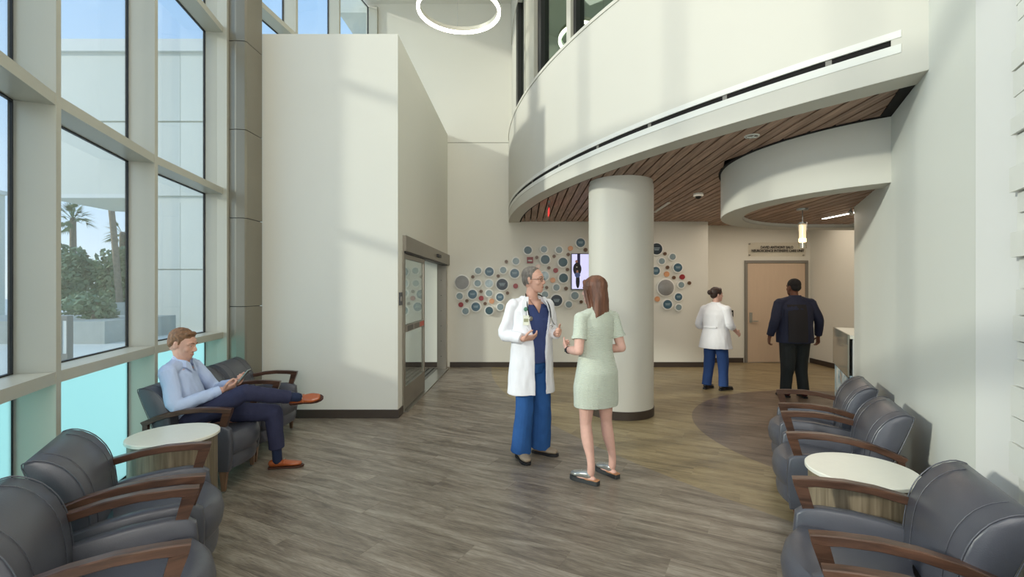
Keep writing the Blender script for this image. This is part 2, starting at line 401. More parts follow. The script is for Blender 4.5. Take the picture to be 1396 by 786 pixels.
plen = MB().prism(arc_pts(RI-.01, 181.4, 223.5, 40)+[(3.2, 2.9), (6.3, 5.0), (6.3, 10.35), (.0, 10.35)], 3.02, 3.06).build('ceiling_plenum', PLENUM, smooth=False)
tag(plen, kind='structure')
DC = (3.95, 5.11); DR = 1.70; DI = 1.46
wc = empty('ceiling_wood'); tag(wc, kind='structure')
def wall_y(x): return (x-2.03)/.489+1.98+.10
def circ_y(x, R):
    d = R*R-(x-CX)**2
    return CY-math.sqrt(d) if d > 0 else 99
def slat(x0, x1, ya, yb, yc, yd, z, name='ceiling_slat', parent=None):
    # ya,yb: near ends at x0,x1 ; yc,yd far ends at x0,x1
    xm = (x0+x1)/2; ym = (min(ya, yb)+max(yc, yd))/2
    o = MB().prism([(x0-xm, ya-ym), (x1-xm, yb-ym), (x1-xm, yd-ym), (x0-xm, yc-ym)], 0, .02).build(name, SLAT, parent, smooth=False)
    o.location = (xm, ym, z); return o
x = -.10
PITCH, GAP = .118, .019
while x < 6.15:
    x0, x1 = x+GAP/2, x+PITCH-GAP/2
    def near(xx):
        c = circ_y(xx, RI-.035)
        return max(c, wall_y(xx)) if xx > 2.0 else c
    far = 9.69 if x1 < 3.75 else 10.29
    xa, xb = max(x0, CX-RI+.045), x1
    dn = lambda xx: DC[1]-math.sqrt(max(0, (DR+.02)**2-(xx-DC[0])**2))
    df = lambda xx: DC[1]+math.sqrt(max(0, (DR+.02)**2-(xx-DC[0])**2)) if xx < DC[0] else DC[1]+DR+.02
    na, nb = near(xa), near(xb)
    if x1 < DC[0]-DR-.02: slat(xa, xb, na, nb, far, far, 2.955, parent=wc)
    else:
        if dn(xa) > na+.02 and dn(xb) > nb: slat(xa, xb, na, nb, dn(xa), dn(xb), 2.955, parent=wc)
        slat(xa, xb, df(xa), df(xb), far, far, 2.955, parent=wc)
    x += PITCH
# dark trim along the right wall
wd = Vector((.447, .894)); wnr = Vector((-.894, .447))
def wpt(Y, off=0):
    b = Vector((2.03+.489*(Y-1.98), Y)); return b+wnr*off
MB().prism([tuple(wpt(2.95)), tuple(wpt(3.85)), tuple(wpt(3.85, .075)), tuple(wpt(3.02, .075))], 2.945, 2.965).build('dark_edge_trim', PLENUM, wc, smooth=False)

# reception drum bulkhead
dr = empty('trim_2'); tag(dr, kind='structure')
def drum_path(R):
    pts = arc_pts(R, 238, 90, 40, *DC)
    return pts+[(5.0, DC[1]+R+.03), (6.2, DC[1]+R+.05)]
band(drum_path(DR), drum_path(DR-.10), 2.43, 2.96, 'drum_fascia', FASC, dr)
band(drum_path(DR-.001), drum_path(DI), 2.425, 2.445, 'drum_soffit_band', FASC, dr)
band(drum_path(DI+.02), drum_path(DI), 2.44, 2.50, 'drum_inner_lip', TRIMW, dr)
band(drum_path(DR+.025), drum_path(DR+.001), 2.945, 2.965, 'dark_edge_trim', PLENUM, dr)
MB().prism([p for p in drum_path(DR-.11)]+[(6.2, 4.9), (3.7, 4.9)], 2.53, 2.56).build('drum_plenum', PLENUM, dr, smooth=False)
x = DC[0]-DI
while x < 6.0:
    x0, x1 = x+GAP/2, x+PITCH-GAP/2
    g = lambda xx, s: DC[1]+s*math.sqrt(max(0, (DI-.004)**2-(xx-DC[0])**2))
    n0, n1 = (g(x0, -1), g(x1, -1)) if x1 < 4.9 else (4.95, 4.95)
    n0 = max(n0, wall_y(x0)-.6); n1 = max(n1, wall_y(x1)-.6)
    f0, f1 = (g(x0, 1), g(x1, 1)) if x1 < DC[0] else (DC[1]+DI, DC[1]+DI)
    if f0-n0 > .05 and f1-n1 > .05: slat(x0, x1, n0, n1, f0, f1, 2.475, parent=dr)
    x += PITCH

# ------------------------------------------------------------------ walls
def wallbox(name, *a, mat=WALL):
    o = MB().box(*a).build(name, mat, smooth=False); return tag(o, kind='structure')
def wallprism(name, poly, z0, z1, mat=WALL):
    o = MB().prism(poly, z0, z1).build(name, mat, smooth=False); return tag(o, kind='structure')
wallprism('wall_back', [(-3.2, 9.7), (3.75, 9.7), (3.75, 10.4), (-3.2, 10.4)], 0, 4.555)
wallprism('wall_back_upper', [(-3.2, 9.70), (7, 9.70), (7, 10.4), (-3.2, 10.4)], 4.565, 7.38)
wallprism('wall_back_joint', [(-3.2, 9.712), (3.7, 9.712), (3.7, 10.4), (-3.2, 10.4)], 4.555, 4.565, GREYP)
dw = wallprism('wall_back_recess', [(3.75, 10.3), (6.35, 10.3), (6.35, 10.45), (3.75, 10.45)], 0, 3.02)
wallprism('wall_reception', [(6.19, 10.3), (6.25, 4.8), (6.4, 4.8), (6.35, 10.3)], 0, 3.02)
wallprism('wall_reception_near', [(3.72, 4.75), (6.25, 4.75), (6.25, 4.9), (3.80, 4.9)], 0, 3.02)
wallprism('wall_right', [tuple(wpt(2.31)), tuple(wpt(5.2)), tuple(wpt(5.2, -.16)), tuple(wpt(2.31, -.16))], 0, 7.38, WALLR)
wallprism('wall_right_pier', [(2.19, 2.31), (2.10, 2.02), (2.30, 1.95), (2.40, 2.26)], 0, 7.38, WALLW)
wallprism('wall_right_near', [(2.115, 2.04), (1.52, .85), (1.5, -3.9), (1.7, -3.9), (1.75, .8), (2.32, 1.95)], 0, 7.38, WALLW)
wallbox('wall_rear', -1.8, 1.8, -4.1, -3.9, 0, 7.38)
def baseb(name, a, b, n, h=.10, t=.015):
    a, b, n = Vector(a), Vector(b), Vector(n)
    return wallprism(name, [tuple(a), tuple(b), tuple(b+n*t), tuple(a+n*t)], .0, h, BASE)
baseb('baseboard_back', (-1.5, 9.7), (3.75, 9.7), (0, -1))
baseb('baseboard_recess', (3.75, 10.3), (4.74, 10.3), (0, -1))
baseb('baseboard_reception', (6.19, 10.3), (6.25, 5), (-1, 0))
baseb('baseboard_step', (3.75, 9.7), (3.75, 10.3), (1, 0))
baseb('baseboard_right', wpt(2.4), wpt(5.2), wnr)

# vestibule block
VX, VY, VZ = -1.55, 5.87, 4.72
wallbox('wall_vestibule_front', -3.22, VX, VY, VY+.15, 0, VZ)
wallbox('wall_vestibule_side', VX-.16, VX, VY+.15, 6.10, 0, VZ)
wallbox('wall_vestibule_header', VX-.16, VX, 6.10, 9.7, 2.20, VZ)
wallbox('wall_vestibule_end', VX-.16, VX, 9.47, 9.7, 0, 2.20)
wallbox('wall_vestibule_top', -3.20, VX-.16, VY+.15, 9.7, VZ-.15, VZ-.05)
wallbox('ceiling_vestibule', -3.2, VX-.16, VY+.15, 9.7, 2.5, 2.6)
baseb('baseboard_vestibule_front', (-3.22, VY), (VX+.015, VY), (0, -1))
baseb('baseboard_vestibule_side', (VX, VY), (VX, 6.08), (1, 0))
baseb('baseboard_vestibule_inner', (-3.1, 9.7), (VX-.16, 9.7), (0, -1))
# glazed doors of the vestibule
vd = empty('door_1', (VX, 6.1, 0)); tag(vd, kind='structure')
def vb(n, mat, x0, x1, y0, y1, z0, z1): return boxo(n, mat, vd, x0, x1, y0-6.1, y1-6.1, z0, z1)
vb('door_header', DOORM, -.17, .045, 6.10, 9.70, 2.07, 2.27)
vb('header_track', BLACK, -.06, .035, 6.12, 9.45, 2.045, 2.07)
vb('door_sensor', BLACK, .045, .075, 8.25, 8.55, 2.14, 2.19)
vb('door_jamb', DOORM, -.165, .02, 6.08, 6.14, 0, 2.07)
vb('door_jamb', DOORM, -.165, .02, 9.43, 9.50, 0, 2.07)
for k in range(6): vb('jamb_bolt', BLACK, -.09, -.075, 9.423, 9.43, .25+k*.3, .262+k*.3)
vb('door_stile', DOORM, -.03, .01, 6.14, 6.21, 0.02, 2.04)
vb('door_stile', DOORM, -.03, .01, 7.36, 7.42, 0.02, 2.04)
vb('door_rail', DOORM, -.03, .01, 6.21, 7.36, 1.98, 2.04)
vb('door_rail', DOORM, -.035, .02, 6.21, 7.36, 1.02, 1.11)
vb('door_kick_panel', DOORM, -.03, .01, 6.21, 7.36, .02, .31)
vb('door_pane', GLASSD, -.013, -.007, 6.21, 7.36, 1.11, 1.98)
vb('door_pane', GLASSD, -.013, -.007, 6.21, 7.36, .31, 1.02)
vb('rail_sticker', paint('sticker_red', (196, 96, 84)), .02, .022, 7.02, 7.30, 1.03, 1.10)
vb('rail_sticker', paint('sticker_grey', (112, 106, 100)), .02, .022, 6.66, 6.98, 1.03, 1.10)
vb('rail_sticker', paint('sticker_grey_dark', (92, 88, 84)), .02, .022, 6.28, 6.60, 1.03, 1.10)
vb('threshold', STEEL, -.165, .06, 6.14, 9.45, -.002, .012)
gr = empty('entrance_grating', (-2.3, 8, 0)); tag(gr, 'ribbed metal entrance mat on the floor inside the glazed vestibule door', 'mat')
for k in range(13): boxo('grating_bar', paint('grating_bar_%d' % k, (96, 92, 84), .4, .5) if k == 0 else bpy.data.materials['grating_bar_0'], gr, -.6+k*.095, -.6+k*.095+.06, -1.6, 1.5, .001, .014)
boxo('grating_tray', BLACK, gr, -.62, .62, -1.62, 1.52, -.001, .002)
rp = boxo('wall_reader_plate', paint('reader_dark', (62, 66, 74), .4), None, VX+.001, VX+.012, 5.92, 6.05, 1.38, 1.54)
tag(rp, 'small dark push plate on the white wall left of the sliding glass door', 'switch')
boxo('push_button', STEEL, rp, VX+.012, VX+.016, 5.955, 6.015, 1.43, 1.49)

# door in the back recess
dd = empty('door_2', ((1057.6-PX)/F*10.3, 10.3, 0)); tag(dd, kind='structure')
DW = (1100.5-1014.7)/F*10.3/2
boxo('door_frame_jamb', GREYP, dd, -DW, -DW+.055, -.04, 0, 0, 2.20)
boxo('door_frame_jamb', GREYP, dd, DW-.055, DW, -.04, 0, 0, 2.20)
boxo('door_frame_head', GREYP, dd, -DW+.055, DW-.055, -.04, 0, 2.145, 2.20)
boxo('door_leaf', DOORC, dd, -DW+.058, DW-.058, -.02, 0, .01, 2.142)
lv = boxo('door_handle_plate', STEEL, dd, -DW+.10, -DW+.16, -.03, -.02, .86, 1.08)
boxo('lever_handle', STEEL, dd, -DW+.12, -DW+.27, -.075, -.055, .885, .905)
boxo('lever_neck', STEEL, dd, -DW+.12, -DW+.14, -.06, -.03, .885, .905)
cr_ = at(996.5, 427, 10.3)
o = boxo('card_reader', BLACK, None, cr_.x-.04, cr_.x+.04, 10.27, 10.3, cr_.z-.07, cr_.z+.07)
tag(o, 'small black card reader on wall left of the beige door', 'card reader')
boxo('reader_light', STEEL, o, cr_.x-.012, cr_.x+.02, 10.266, 10.27, cr_.z-.01, cr_.z+.03)
# lettering plate above the door
sg = empty('wall_sign', (at(1058, 340, 10.3).x, 10.3, at(1058, 340, 10.3).z)); tag(sg, 'clear acrylic wall sign with two lines of dark capitals above the beige door', 'sign')
boxo('acrylic_panel', glass('acrylic', (.97, .96, .94), .03), sg, -.62, .62, -.03, -.024, -.15, .15)
for ax in (-.58, .58):
    for az in (-.12, .12): MB().sweep([(ax, -.04, az), (ax, 0, az)], .014, seg=10, sub=1).build('standoff', STEEL, sg)
DARKT = paint('dark_lettering', (38, 32, 30), .5)
def text(s, size, loc, mat, parent, name='sign_lettering', bold=.0, rot=(PI/2, 0, 0), ext=.002, width=None):
    c = bpy.data.curves.new(name, 'FONT'); c.body = s; c.size = size; c.align_x = 'CENTER'; c.align_y = 'CENTER'; c.extrude = ext; c.offset = bold
    c.materials.append(mat); o = link(bpy.data.objects.new(name, c), parent); o.location = loc; o.rotation_euler = rot
    sxx = 1
    bpy.context.view_layer.update()
    if width: sxx = width/o.dimensions.x
    me = bpy.data.meshes.new_from_object(o.evaluated_get(bpy.context.evaluated_depsgraph_get())); me.name = name
    o2 = bpy.data.objects.new(name, me); bpy.data.objects.remove(o); link(o2, parent); o2.location = loc; o2.rotation_euler = rot; o2.scale.x = sxx
    return o2
text('DAVID ANTHONY SALO', .075, (.0-.0, -.034, .045), DARKT, sg, bold=.0025, width=.70)
text('NEUROSCIENCE INTENSIVE CARE UNIT', .075, (0.02, -.034, -.03), DARKT, sg, bold=.0025, width=1.13)

# ------------------------------------------------------------------ round column
rc = empty('round_column', (1.25, 6.14, 0)); tag(rc, 'large round white column with dark base standing in the lobby', 'column', kind='structure')
MB().lathe([(.41, .0), (.41, 2.90), (.40, 2.90), (.40, 2.955)], seg=72).build('column_shaft', FASC, rc)
MB().lathe([(.416, .0), (.418, .10), (.41, .103)], seg=72).build('column_base', BASE, rc)

# ------------------------------------------------------------------ curtain wall on the left
def bay(idx, P0, P1, heights, teal=True, zmax=7.3, z0=0, mull=(False, True), N0=None, N1=None):
    w = empty('window_%d' % idx); tag(w, kind='structure')
    a, b = Vector(P0), Vector(P1); d = (b-a).normalized(); n = Vector((-d.y, d.x))      # outward (left)
    n0 = Vector(N0) if N0 else n; n1 = Vector(N1) if N1 else n
    DEP = .215
    def quad(t0, t1, u0, u1):   # t along, u outward
        return [tuple(a+d*t0+n*u0), tuple(a+d*t1+n*u0), tuple(a+d*t1+n*u1), tuple(a+d*t0+n*u1)]
    L = (b-a).length
    for p, nn, on in ((a, n0, mull[0]), (b, n1, mull[1])):
        if not on: continue
        dd_ = Vector((nn.y, -nn.x))
        MB().prism([tuple(p-dd_*.0275), tuple(p+dd_*.0275), tuple(p+dd_*.0275+nn*DEP), tuple(p-dd_*.0275+nn*DEP)], z0, zmax).build('mullion', FRAME, w, smooth=False)
    hs = sorted(heights)
    for h in hs:
        MB().prism(quad(.028, L-.028, .004, DEP), h-.07, h).build('sill' if abs(h-1.09) < .01 else 'transom', FRAME, w, smooth=False)
    edges = [z0]+hs+[zmax]
    for k in range(len(edges)-1):
        lo = edges[k]; hi = edges[k+1]-(.07 if k < len(edges)-2 else 0)
        isT = teal and k == 0
        MB().prism(quad(.03, L-.03, DEP-.02, DEP-.012), lo, hi).build('tinted_pane' if isT else 'glass_pane', TEAL if isT else GLASS, w, smooth=False)
        g = .009
        for (t0, t1, z_0, z_1) in ((.028, .028+g, lo, hi), (L-.028-g, L-.028, lo, hi), (.028, L-.028, lo, lo+g), (.028, L-.028, hi-g, hi)):
            MB().prism(quad(t0, t1, DEP-.026, DEP-.005), z_0, z_1).build('gasket', BLACK, w, smooth=False)
    return w
HS = [1.09, 2.74, 4.59, 6.4]
def bis(i):
    d1 = (Vector(LW[i])-Vector(LW[i-1])).normalized(); d2 = (Vector(LW[min(i+1, len(LW)-1)])-Vector(LW[i])).normalized() if i+1 < len(LW) else d1
    d = (d1+d2).normalized(); return (-d.y, d.x)
for i in range(len(LW)-1):
    bay(i+1, LW[i], LW[i+1], HS, N1=bis(i+1), mull=(i == 0, True))
bay(8, (-3.45, 5.82), (-3.33, 7.0), [2.6, 5.33], teal=False, mull=(False, True))
bay(9, (-3.33, 7.0), (-3.20, 8.3), [2.6], teal=False)
bay(10, (-3.20, 8.3), (-2.96, 9.66), [2.6], teal=False)
wallprism('trim_3', [(-3.62, 5.46), (-3.40, 5.46), (-3.40, 5.86), (-3.62, 5.86)], 0, 7.3, FRAME)
# clad box column
cc = empty('clad_column', (-3.29, 5.62, 0)); tag(cc, 'tall grey metal clad column between the windows and the white vestibule', 'column', kind='structure')
zs = [0, .36, 1.38, 2.40, 3.42, 4.44, 5.46, 6.48, 7.3]
for a, b in zip(zs, zs[1:]):
    m = MB(); pts = [(-.13, .22), (-.13, -.10), (-.115, -.125), (-.02, -.135), (.07, -.12), (.085, -.10), (.085, .22)]
    m.prism(pts, a+.004, b-.004).build('cladding_panel', CLAD, cc, smooth=False)
boxo('column_core', BLACK, cc, -.11, .07, -.10, .20, 0, 7.3)
MB().sweep([(-.16, -.07, 0), (-.16, -.07, 7.3)], .018, seg=10, sub=1).build('edge_pole', FRAME, cc)

# ------------------------------------------------------------------ upper glazing over the bulkhead
ug = empty('window_11'); tag(ug, kind='structure')
def ang_for(px, R=RO-.06):
    best = min((abs((CX+R*math.cos(math.radians(a)))/(CY+R*math.sin(math.radians(a)))-(px-PX)/F), a) for a in [181+.05*k for k in range(860)]); return best[1]
def upmull(px0, px1, mat, dr0=.0, z1=6.55, name='mullion'):
    a0, a1 = ang_for(px0), ang_for(px1)
    band(arc_pts(RO-.06+dr0, a0, a1, 2), arc_pts(RO-.20, a0, a1, 2), 4.64, z1, name, mat, ug)
upmull(703.5, 706.0, BLACK, .0); upmull(713, 714.5, BLACK, .0); upmull(714.5, 715.6, FRAME, .0)
upmull(721.5, 733.0, FRAME, .06); upmull(733.2, 737.5, BLACK, .0); upmull(776, 781.5, FRAME, .04); upmull(781.7, 785, BLACK, .0)
ga = ang_for(704)
for k, (a0, a1) in enumerate(((ga, ang_for(714)), (ang_for(715), ang_for(722)), (ang_for(735), ang_for(778)), (ang_for(784), ang_for(850)), (ang_for(852), 213), (213, 222))):
    p = [arc_pts(RO-.12, a0, a1, 1), arc_pts(RO-.128, a0, a1, 1)]
    band(p[0], p[1], 4.64, 6.55, 'glass_pane', GLASSG, ug, smooth=False)
band(arc_pts(RO-.05, 181.6, A1, 40), arc_pts(RO-.2, 181.6, A1, 40), 6.55, 7.38, 'header_band', FASC, ug)
band(arc_pts(RO-.06, 181.6, ga, 2), arc_pts(RO-.2, 181.6, ga, 2), 4.64, 6.55, 'end_pier', FASC, ug)
band(arc_pts(RO-2.2, 181, 226, 30), arc_pts(RO-2.3, 181, 226, 30), 4.6, 7.38, 'inner_room_wall', paint('inner_room_green', (170, 180, 156), .8), ug)

# ------------------------------------------------------------------ tile feature at the right edge
tf = empty('tile_feature', (2.105, 2.02, 0), math.atan2(.894, .447)); tag(tf, 'stacked white rectangular wall tiles at the far right edge', 'tile wall', kind='structure')
TILE = paint('white_wall_tile', (226, 226, 218), .4, var=.02, rand=.03)
z = 0.02; rnd = random.Random(3)
while z < 3.6:
    h = rnd.choice((.075, .09, .11, .13)); st = rnd.uniform(0, .03); pr = rnd.uniform(.012, .04)
    xx = -st
    for k in range(2):
        l = .42+rnd.uniform(0, .15)
        o = boxo('wall_tile', TILE, tf, xx-l+.003, xx, 0, pr, z, z+h-.006); xx -= l
    z += h
boxo('tile_backer', WALLW, tf, -1.1, .0, -.02, .003, 0, 3.7)

# ------------------------------------------------------------------ armchairs
def make_chair(arms=(True, True), W=.2925):
    r = empty('lounge_chair')
    bul = lambda x: -.085*(1-(x/(W-.0225))**2)
    seat = [(.02, .30), (.035, .275), (.5, .27), (.5, .40), (.30, .43), (.10, .445), (.05, .44), (.025, .415), (.012, .36)]
    MB().profx(seat, -W+.045, W-.045, .015, bul).build('seat', VINYL, r)
    ap = [(.035, .17), (.06, .155), (.5, .155), (.5, .27), (.04, .27), (.028, .22)]
    MB().profx(ap, -W+.045, W-.045, .01, lambda x: -.075*(1-(x/(W-.0225))**2)).build('seat_apron', VINYL, r)
    back = [(.665, .82), (.63, .828), (.585, .815), (.535, .78), (.49, .72), (.462, .65), (.448, .57), (.44, .48), (.44, .40), (.50, .38), (.545, .46), (.59, .58), (.635, .70), (.668, .80)]
    MB().profx(back, -W+.012, W-.012, .014).build('backrest', VINYL, r)
    for sx_ in (-1, 1):
        pts = [(sx_*.17, y-.003, z) for y, z in back[1:9]]
        MB().sweep(pts, .0016, seg=6, sub=2).build('seam_piping', VINYL, r)
        pts = [(sx_*(W-.014), y, z) for y, z in back]
        MB().sweep(pts+[pts[0]], .0028, seg=6, sub=2).build('edge_piping', VINYL, r)
    for k, sx_ in enumerate((-1, 1)):
        if arms[k]:
            xc = sx_*W
            pan = [(.02, .16), (.60, .19), (.60, .45), (.50, .485), (.38, .51), (.25, .525), (.12, .525), (.045, .512), (.012, .485), (.004, .40), (.008, .24)]
            MB().profx(pan, xc-.032, xc+.032, .014).build('side_panel', VINYL, r)
            arm = [(0, .650), (.10, .662), (.22, .668), (.34, .660), (.46, .638), (.56, .606), (.625, .578), (.632, .545), (.605, .53), (.585, .555), (.53, .578), (.44, .604), (.33, .624), (.22, .631), (.12, .627), (.07, .618), (.10, .515), (.052, .505), (.012, .60)]
            a = MB()
            # build as quad strip so the outline stays concave
            top = arm[:8]; 
            tops = [(0, .650), (.05, .657), (.10, .662), (.22, .668), (.34, .660), (.46, .638), (.56, .606), (.632, .575)]
            bots = [(.006, .615), (.05, .615), (.10, .624), (.22, .631), (.33, .624), (.45, .601), (.545, .570), (.612, .538)]
            wd_ = [.026, .026, .026, .026, .025, .024, .022, .021]
            rings = []
            for (ty, tz), (by, bz), w_ in zip(tops, bots, wd_):
                rings.append([(xc-w_, ty, tz-.004), (xc-w_+.005, ty, tz), (xc+w_-.005, ty, tz), (xc+w_, ty, tz-.004), (xc+w_, by, bz+.003), (xc+w_-.004, by, bz), (xc-w_+.004, by, bz), (xc-w_, by, bz+.003)])
            MB().loops(rings).build('armrest', ARMW, r, angle=30)
            rings = [[(xc-w_, y0, z), (xc+w_, y0, z), (xc+w_, y1, z), (xc-w_, y1, z)] for y0, y1, z, w_ in ((.006, .066, .617, .025), (.022, .078, .57, .022), (.044, .094, .505, .022))]
            MB().loops(rings).build('arm_post', ARMW, r, smooth=False)
            MB().box(xc-.018, xc+.018, .585, .62, .40, .56).build('rear_post', ARMW, r, smooth=False)
        for y0, ys in ((.035, 1), (.53, -1)):
            xc = sx_*(W-.005)
            rings = [[(xc+w_*a, y0+.03+s_+w_*b, z) for a, b in ((-1, -1), (1, -1), (1, 1), (-1, 1))] for z, w_, s_ in ((.008, .013, -.0*ys), (.10, .02, 0), (.165, .026, 0))]
            lg = MB().loops(rings).build('leg', LEGW, r, smooth=False)
            MB().lathe([(.014, .0), (.015, .008), (.010, .010)], (xc, y0+.03, 0), 12).build('glide', STEEL, lg)
    return r
ch0 = make_chair(); ch_mid = None
used = [False]
def chair_at(T0, T1, label, group, proto=ch0):
    """T0, T1: front tips of the arms (world), seat faces to the left of T0->T1 reversed"""
    a, b = Vector(T0), Vector(T1); c = (a+b)/2
    d = (b-a).normalized()
    # local +y (towards the backrest) must point away from the room centre
    n = Vector((-d.y, d.x)); room = Vector((.2, 3.5))
    if (room-c).dot(n) > 0: n = -n
    o = proto
    if used[0]: o = dup(proto)
    else: used[0] = True
    o.location = (c.x, c.y, 0); o.rotation_euler = (0, 0, math.atan2(-n.x, n.y))
    tag(o, label, 'chair', group); return o
GR, GL, GM = 'grey lounge chairs along the right wall', 'grey lounge chairs at the lower left window', 'grey lounge chairs around the seated man'
chair_at((1.096, 1.833), (1.33, 2.362), 'grey vinyl armchair on the right just in front of the round cream table', GR)
chair_at((.755, 1.075), (1.003, 1.605), 'grey armchair cut off by the bottom right corner, nearest on the right wall', GR)
chair_at((1.706, 3.10), (1.962, 3.640), 'grey vinyl armchair just behind the right round cream table', GR)
chair_at((2.076, 3.89), (2.345, 4.43), 'grey vinyl armchair farthest along the right wall, next to the reception desk', GR)
chair_at((-1.229, 1.764), (-1.537, 2.26), 'grey vinyl armchair cut off by the lower left corner, nearest the camera', GL)
chair_at((-1.60, 2.40), (-1.905, 2.91), 'grey vinyl armchair at lower left beside the left round table', GL)
c1 = chair_at((-2.276, 3.738), (-2.375, 4.29), 'grey armchair in which the man in the blue shirt sits', GM)
c3 = chair_at((-2.47, 4.85), (-2.569, 5.41), 'empty grey armchair nearest the white vestibule wall, behind the seated man', GM)
mid = make_chair((False, False), .222); mc = (Vector((-2.38, 4.30))+Vector((-2.465, 4.84)))/2
mid.location = (mc.x, mc.y, 0); mid.rotation_euler = (0, 0, c1.rotation_euler.z); tag(mid, 'armless grey middle seat half hidden behind the seated man', 'chair', GM)

# ------------------------------------------------------------------ side tables
def side_table(x, y, label):
    t = empty('side_table', (x, y, 0)); tag(t, label, 'table', 'round side tables')
    MB().lathe([(.247, .0), (.247, .586), (.235, .589)], seg=64).build('drum_base', TABW, t)
    MB().lathe([(.257, .587), (.263, .591), (.263, .607), (.259, .611)], seg=72).build('table_top', TABT, t)
side_table(1.823, 2.578, 'round cream topped drum table on the right between the armchairs')
side_table(-2.35, 3.205, 'round cream topped drum table on the left in front of the seated man')

# ------------------------------------------------------------------ reception desk
dk = empty('reception_desk', (4.23, 6.48, 0)); tag(dk, 'reception desk with frosted glass front and swirled blue panel beyond the right wall', 'desk')
def desk(n, mat, t0, t1, u0, u1, z0, z1):
    a = wpt(6.5)
    P = [tuple((a+wd*t+wnr*u)-Vector((4.23, 6.48))) for t, u in ((t0, u0), (t1, u0), (t1, u1), (t0, u1))]
    return MB().prism(P, z0, z1).build(n, mat, dk, smooth=False)
def agate():
    m, nt, b = nodes('agate_print'); N, L = nt.nodes, nt.links
    t = N.new('ShaderNodeTexCoord'); n = N.new('ShaderNodeTexNoise'); n.inputs['Scale'].default_value = 2.2; n.inputs['Detail'].default_value = 6; n.inputs['Distortion'].default_value = 2.5
    L.new(t.outputs['Object'], n.inputs[0]); r = N.new('ShaderNodeValToRGB'); L.new(n.outputs[0], r.inputs[0]); el = r.color_ramp.elements
    el[0].position = .3; el[0].color = (*lin((205, 178, 150)), 1); el[1].position = .7; el[1].color = (*lin((236, 236, 232)), 1)
    for p, c in ((.42, (120, 150, 164)), (.48, (196, 214, 220)), (.55, (150, 186, 200)), (.6, (228, 232, 230))): k = el.new(p); k.color = (*lin(c), 1)
    L.new(r.outputs[0], b.inputs['Base Color']); b.inputs['Roughness'].default_value = .25; return m
desk('desk_body', WALLW, -1.25, 0, -.55, -.03, 0, 1.02)
desk('art_panel', agate(), -1.25, .0, -.03, -.0, .06, .60)
desk('frosted_panel', paint('frosted_grey_glass', (134, 133, 122), .12, var=.05, spec=.8), -1.25, .012, .004, .02, .585, 1.065)
desk('panel_shadow_rail', BLACK, -1.25, .0, -.002, .012, .570, .588)
desk('desk_counter', TABT, -1.25, .0, -.60, .0, 1.02, 1.06)
desk('desk_toe_kick', BASE, -1.25, -.01, -.5, -.05, 0, .06)

# ------------------------------------------------------------------ wall discs
def disc_mat(name, c, v=.18): return paint(name, c, .35, var=v, scale=9)
DM = {'G': disc_mat('disc_grey', (142, 142, 140), .1), 'S': disc_mat('disc_steel_blue', (128, 146, 150)), 'B': disc_mat('disc_blue', (66, 98, 114)),
      'T': disc_mat('disc_teal', (46, 82, 92)), 'D': disc_mat('disc_navy', (24, 44, 58)), 'N': disc_mat('disc_brown', (104, 76, 54)),
      'R': disc_mat('disc_red', (142, 36, 42)), 'O': disc_mat('disc_orange', (206, 148, 106)), 'P': disc_mat('disc_pink', (220, 194, 182)), 'M': disc_mat('disc_marbled', (172, 190, 196), .25)}
DN = {'G': 'large grey', 'S': 'small steel blue', 'B': 'medium blue', 'T': 'medium dark teal', 'D': 'large navy', 'N': 'tiny brown', 'R': 'small dark red', 'O': 'small orange', 'P': 'small pale pink', 'M': 'medium pale marbled'}
RIM = paint('disc_white_rim', (232, 232, 226), .4)
PRT = paint('disc_pale_print', (168, 186, 192), .5)
LEFTD = [(170,420,52,'G'),(293,331,24,'S'),(378,338,33,'B'),(251,377,13,'N'),(445,371,13,'N'),(484,326,24,'S'),(507,261,13,'N'),(581,258,25,'S'),(571,351,34,'B'),(289,426,24,'S'),(376,428,29,'M'),(476,435,43,'D'),(578,447,19,'R'),(152,524,24,'S'),(250,510,34,'B'),(314,488,13,'N'),(376,502,24,'S'),(315,540,19,'R'),(516,501,13,'N'),(459,532,29,'B'),(206,560,13,'N'),(160,590,19,'R'),(275,605,33,'B'),(345,581,13,'N'),(396,563,20,'O'),(197,638,24,'S'),(377,634,29,'T'),(462,606,24,'S'),
(672,175,29,'T'),(740,229,13,'N'),(794,168,24,'S'),(804,246,34,'T'),(872,220,13,'N'),(909,173,24,'S'),(997,160,19,'O'),(1073,118,33,'B'),(939,266,34,'T'),(980,206,13,'N'),(1112,171,15,'N'),(832,308,13,'N'),(884,328,19,'R'),(974,321,13,'N'),(943,386,34,'T'),(749,299,19,'P'),(797,371,33,'M'),(862,403,20,'O'),(761,433,13,'N'),(815,459,13,'N'),(889,458,24,'S'),(963,466,15,'N'),(802,512,24,'S'),(890,557,43,'D'),(1030,520,28,'S'),(984,587,24,'S'),(1079,568,13,'N')]
RIGHTD = [(72,113,60,'D'),(166,163,18,'N'),(243,197,32,'S'),(128,243,31,'S'),(64,346,42,'B'),(193,309,19,'N'),(299,312,45,'B'),(184,381,29,'O'),(261,418,19,'N'),(351,411,28,'R'),(335,496,31,'S'),(427,476,19,'N'),(170,525,85,'G'),(305,625,39,'B'),(84,647,28,'O'),(189,704,47,'B'),(307,735,31,'S')]
ORD = 'leftmost second third fourth fifth sixth seventh eighth ninth tenth eleventh twelfth thirteenth fourteenth fifteenth sixteenth seventeenth eighteenth nineteenth twentieth'.split()+['twenty-first', 'twenty-second', 'twenty-third', 'twenty-fourth', 'twenty-fifth']
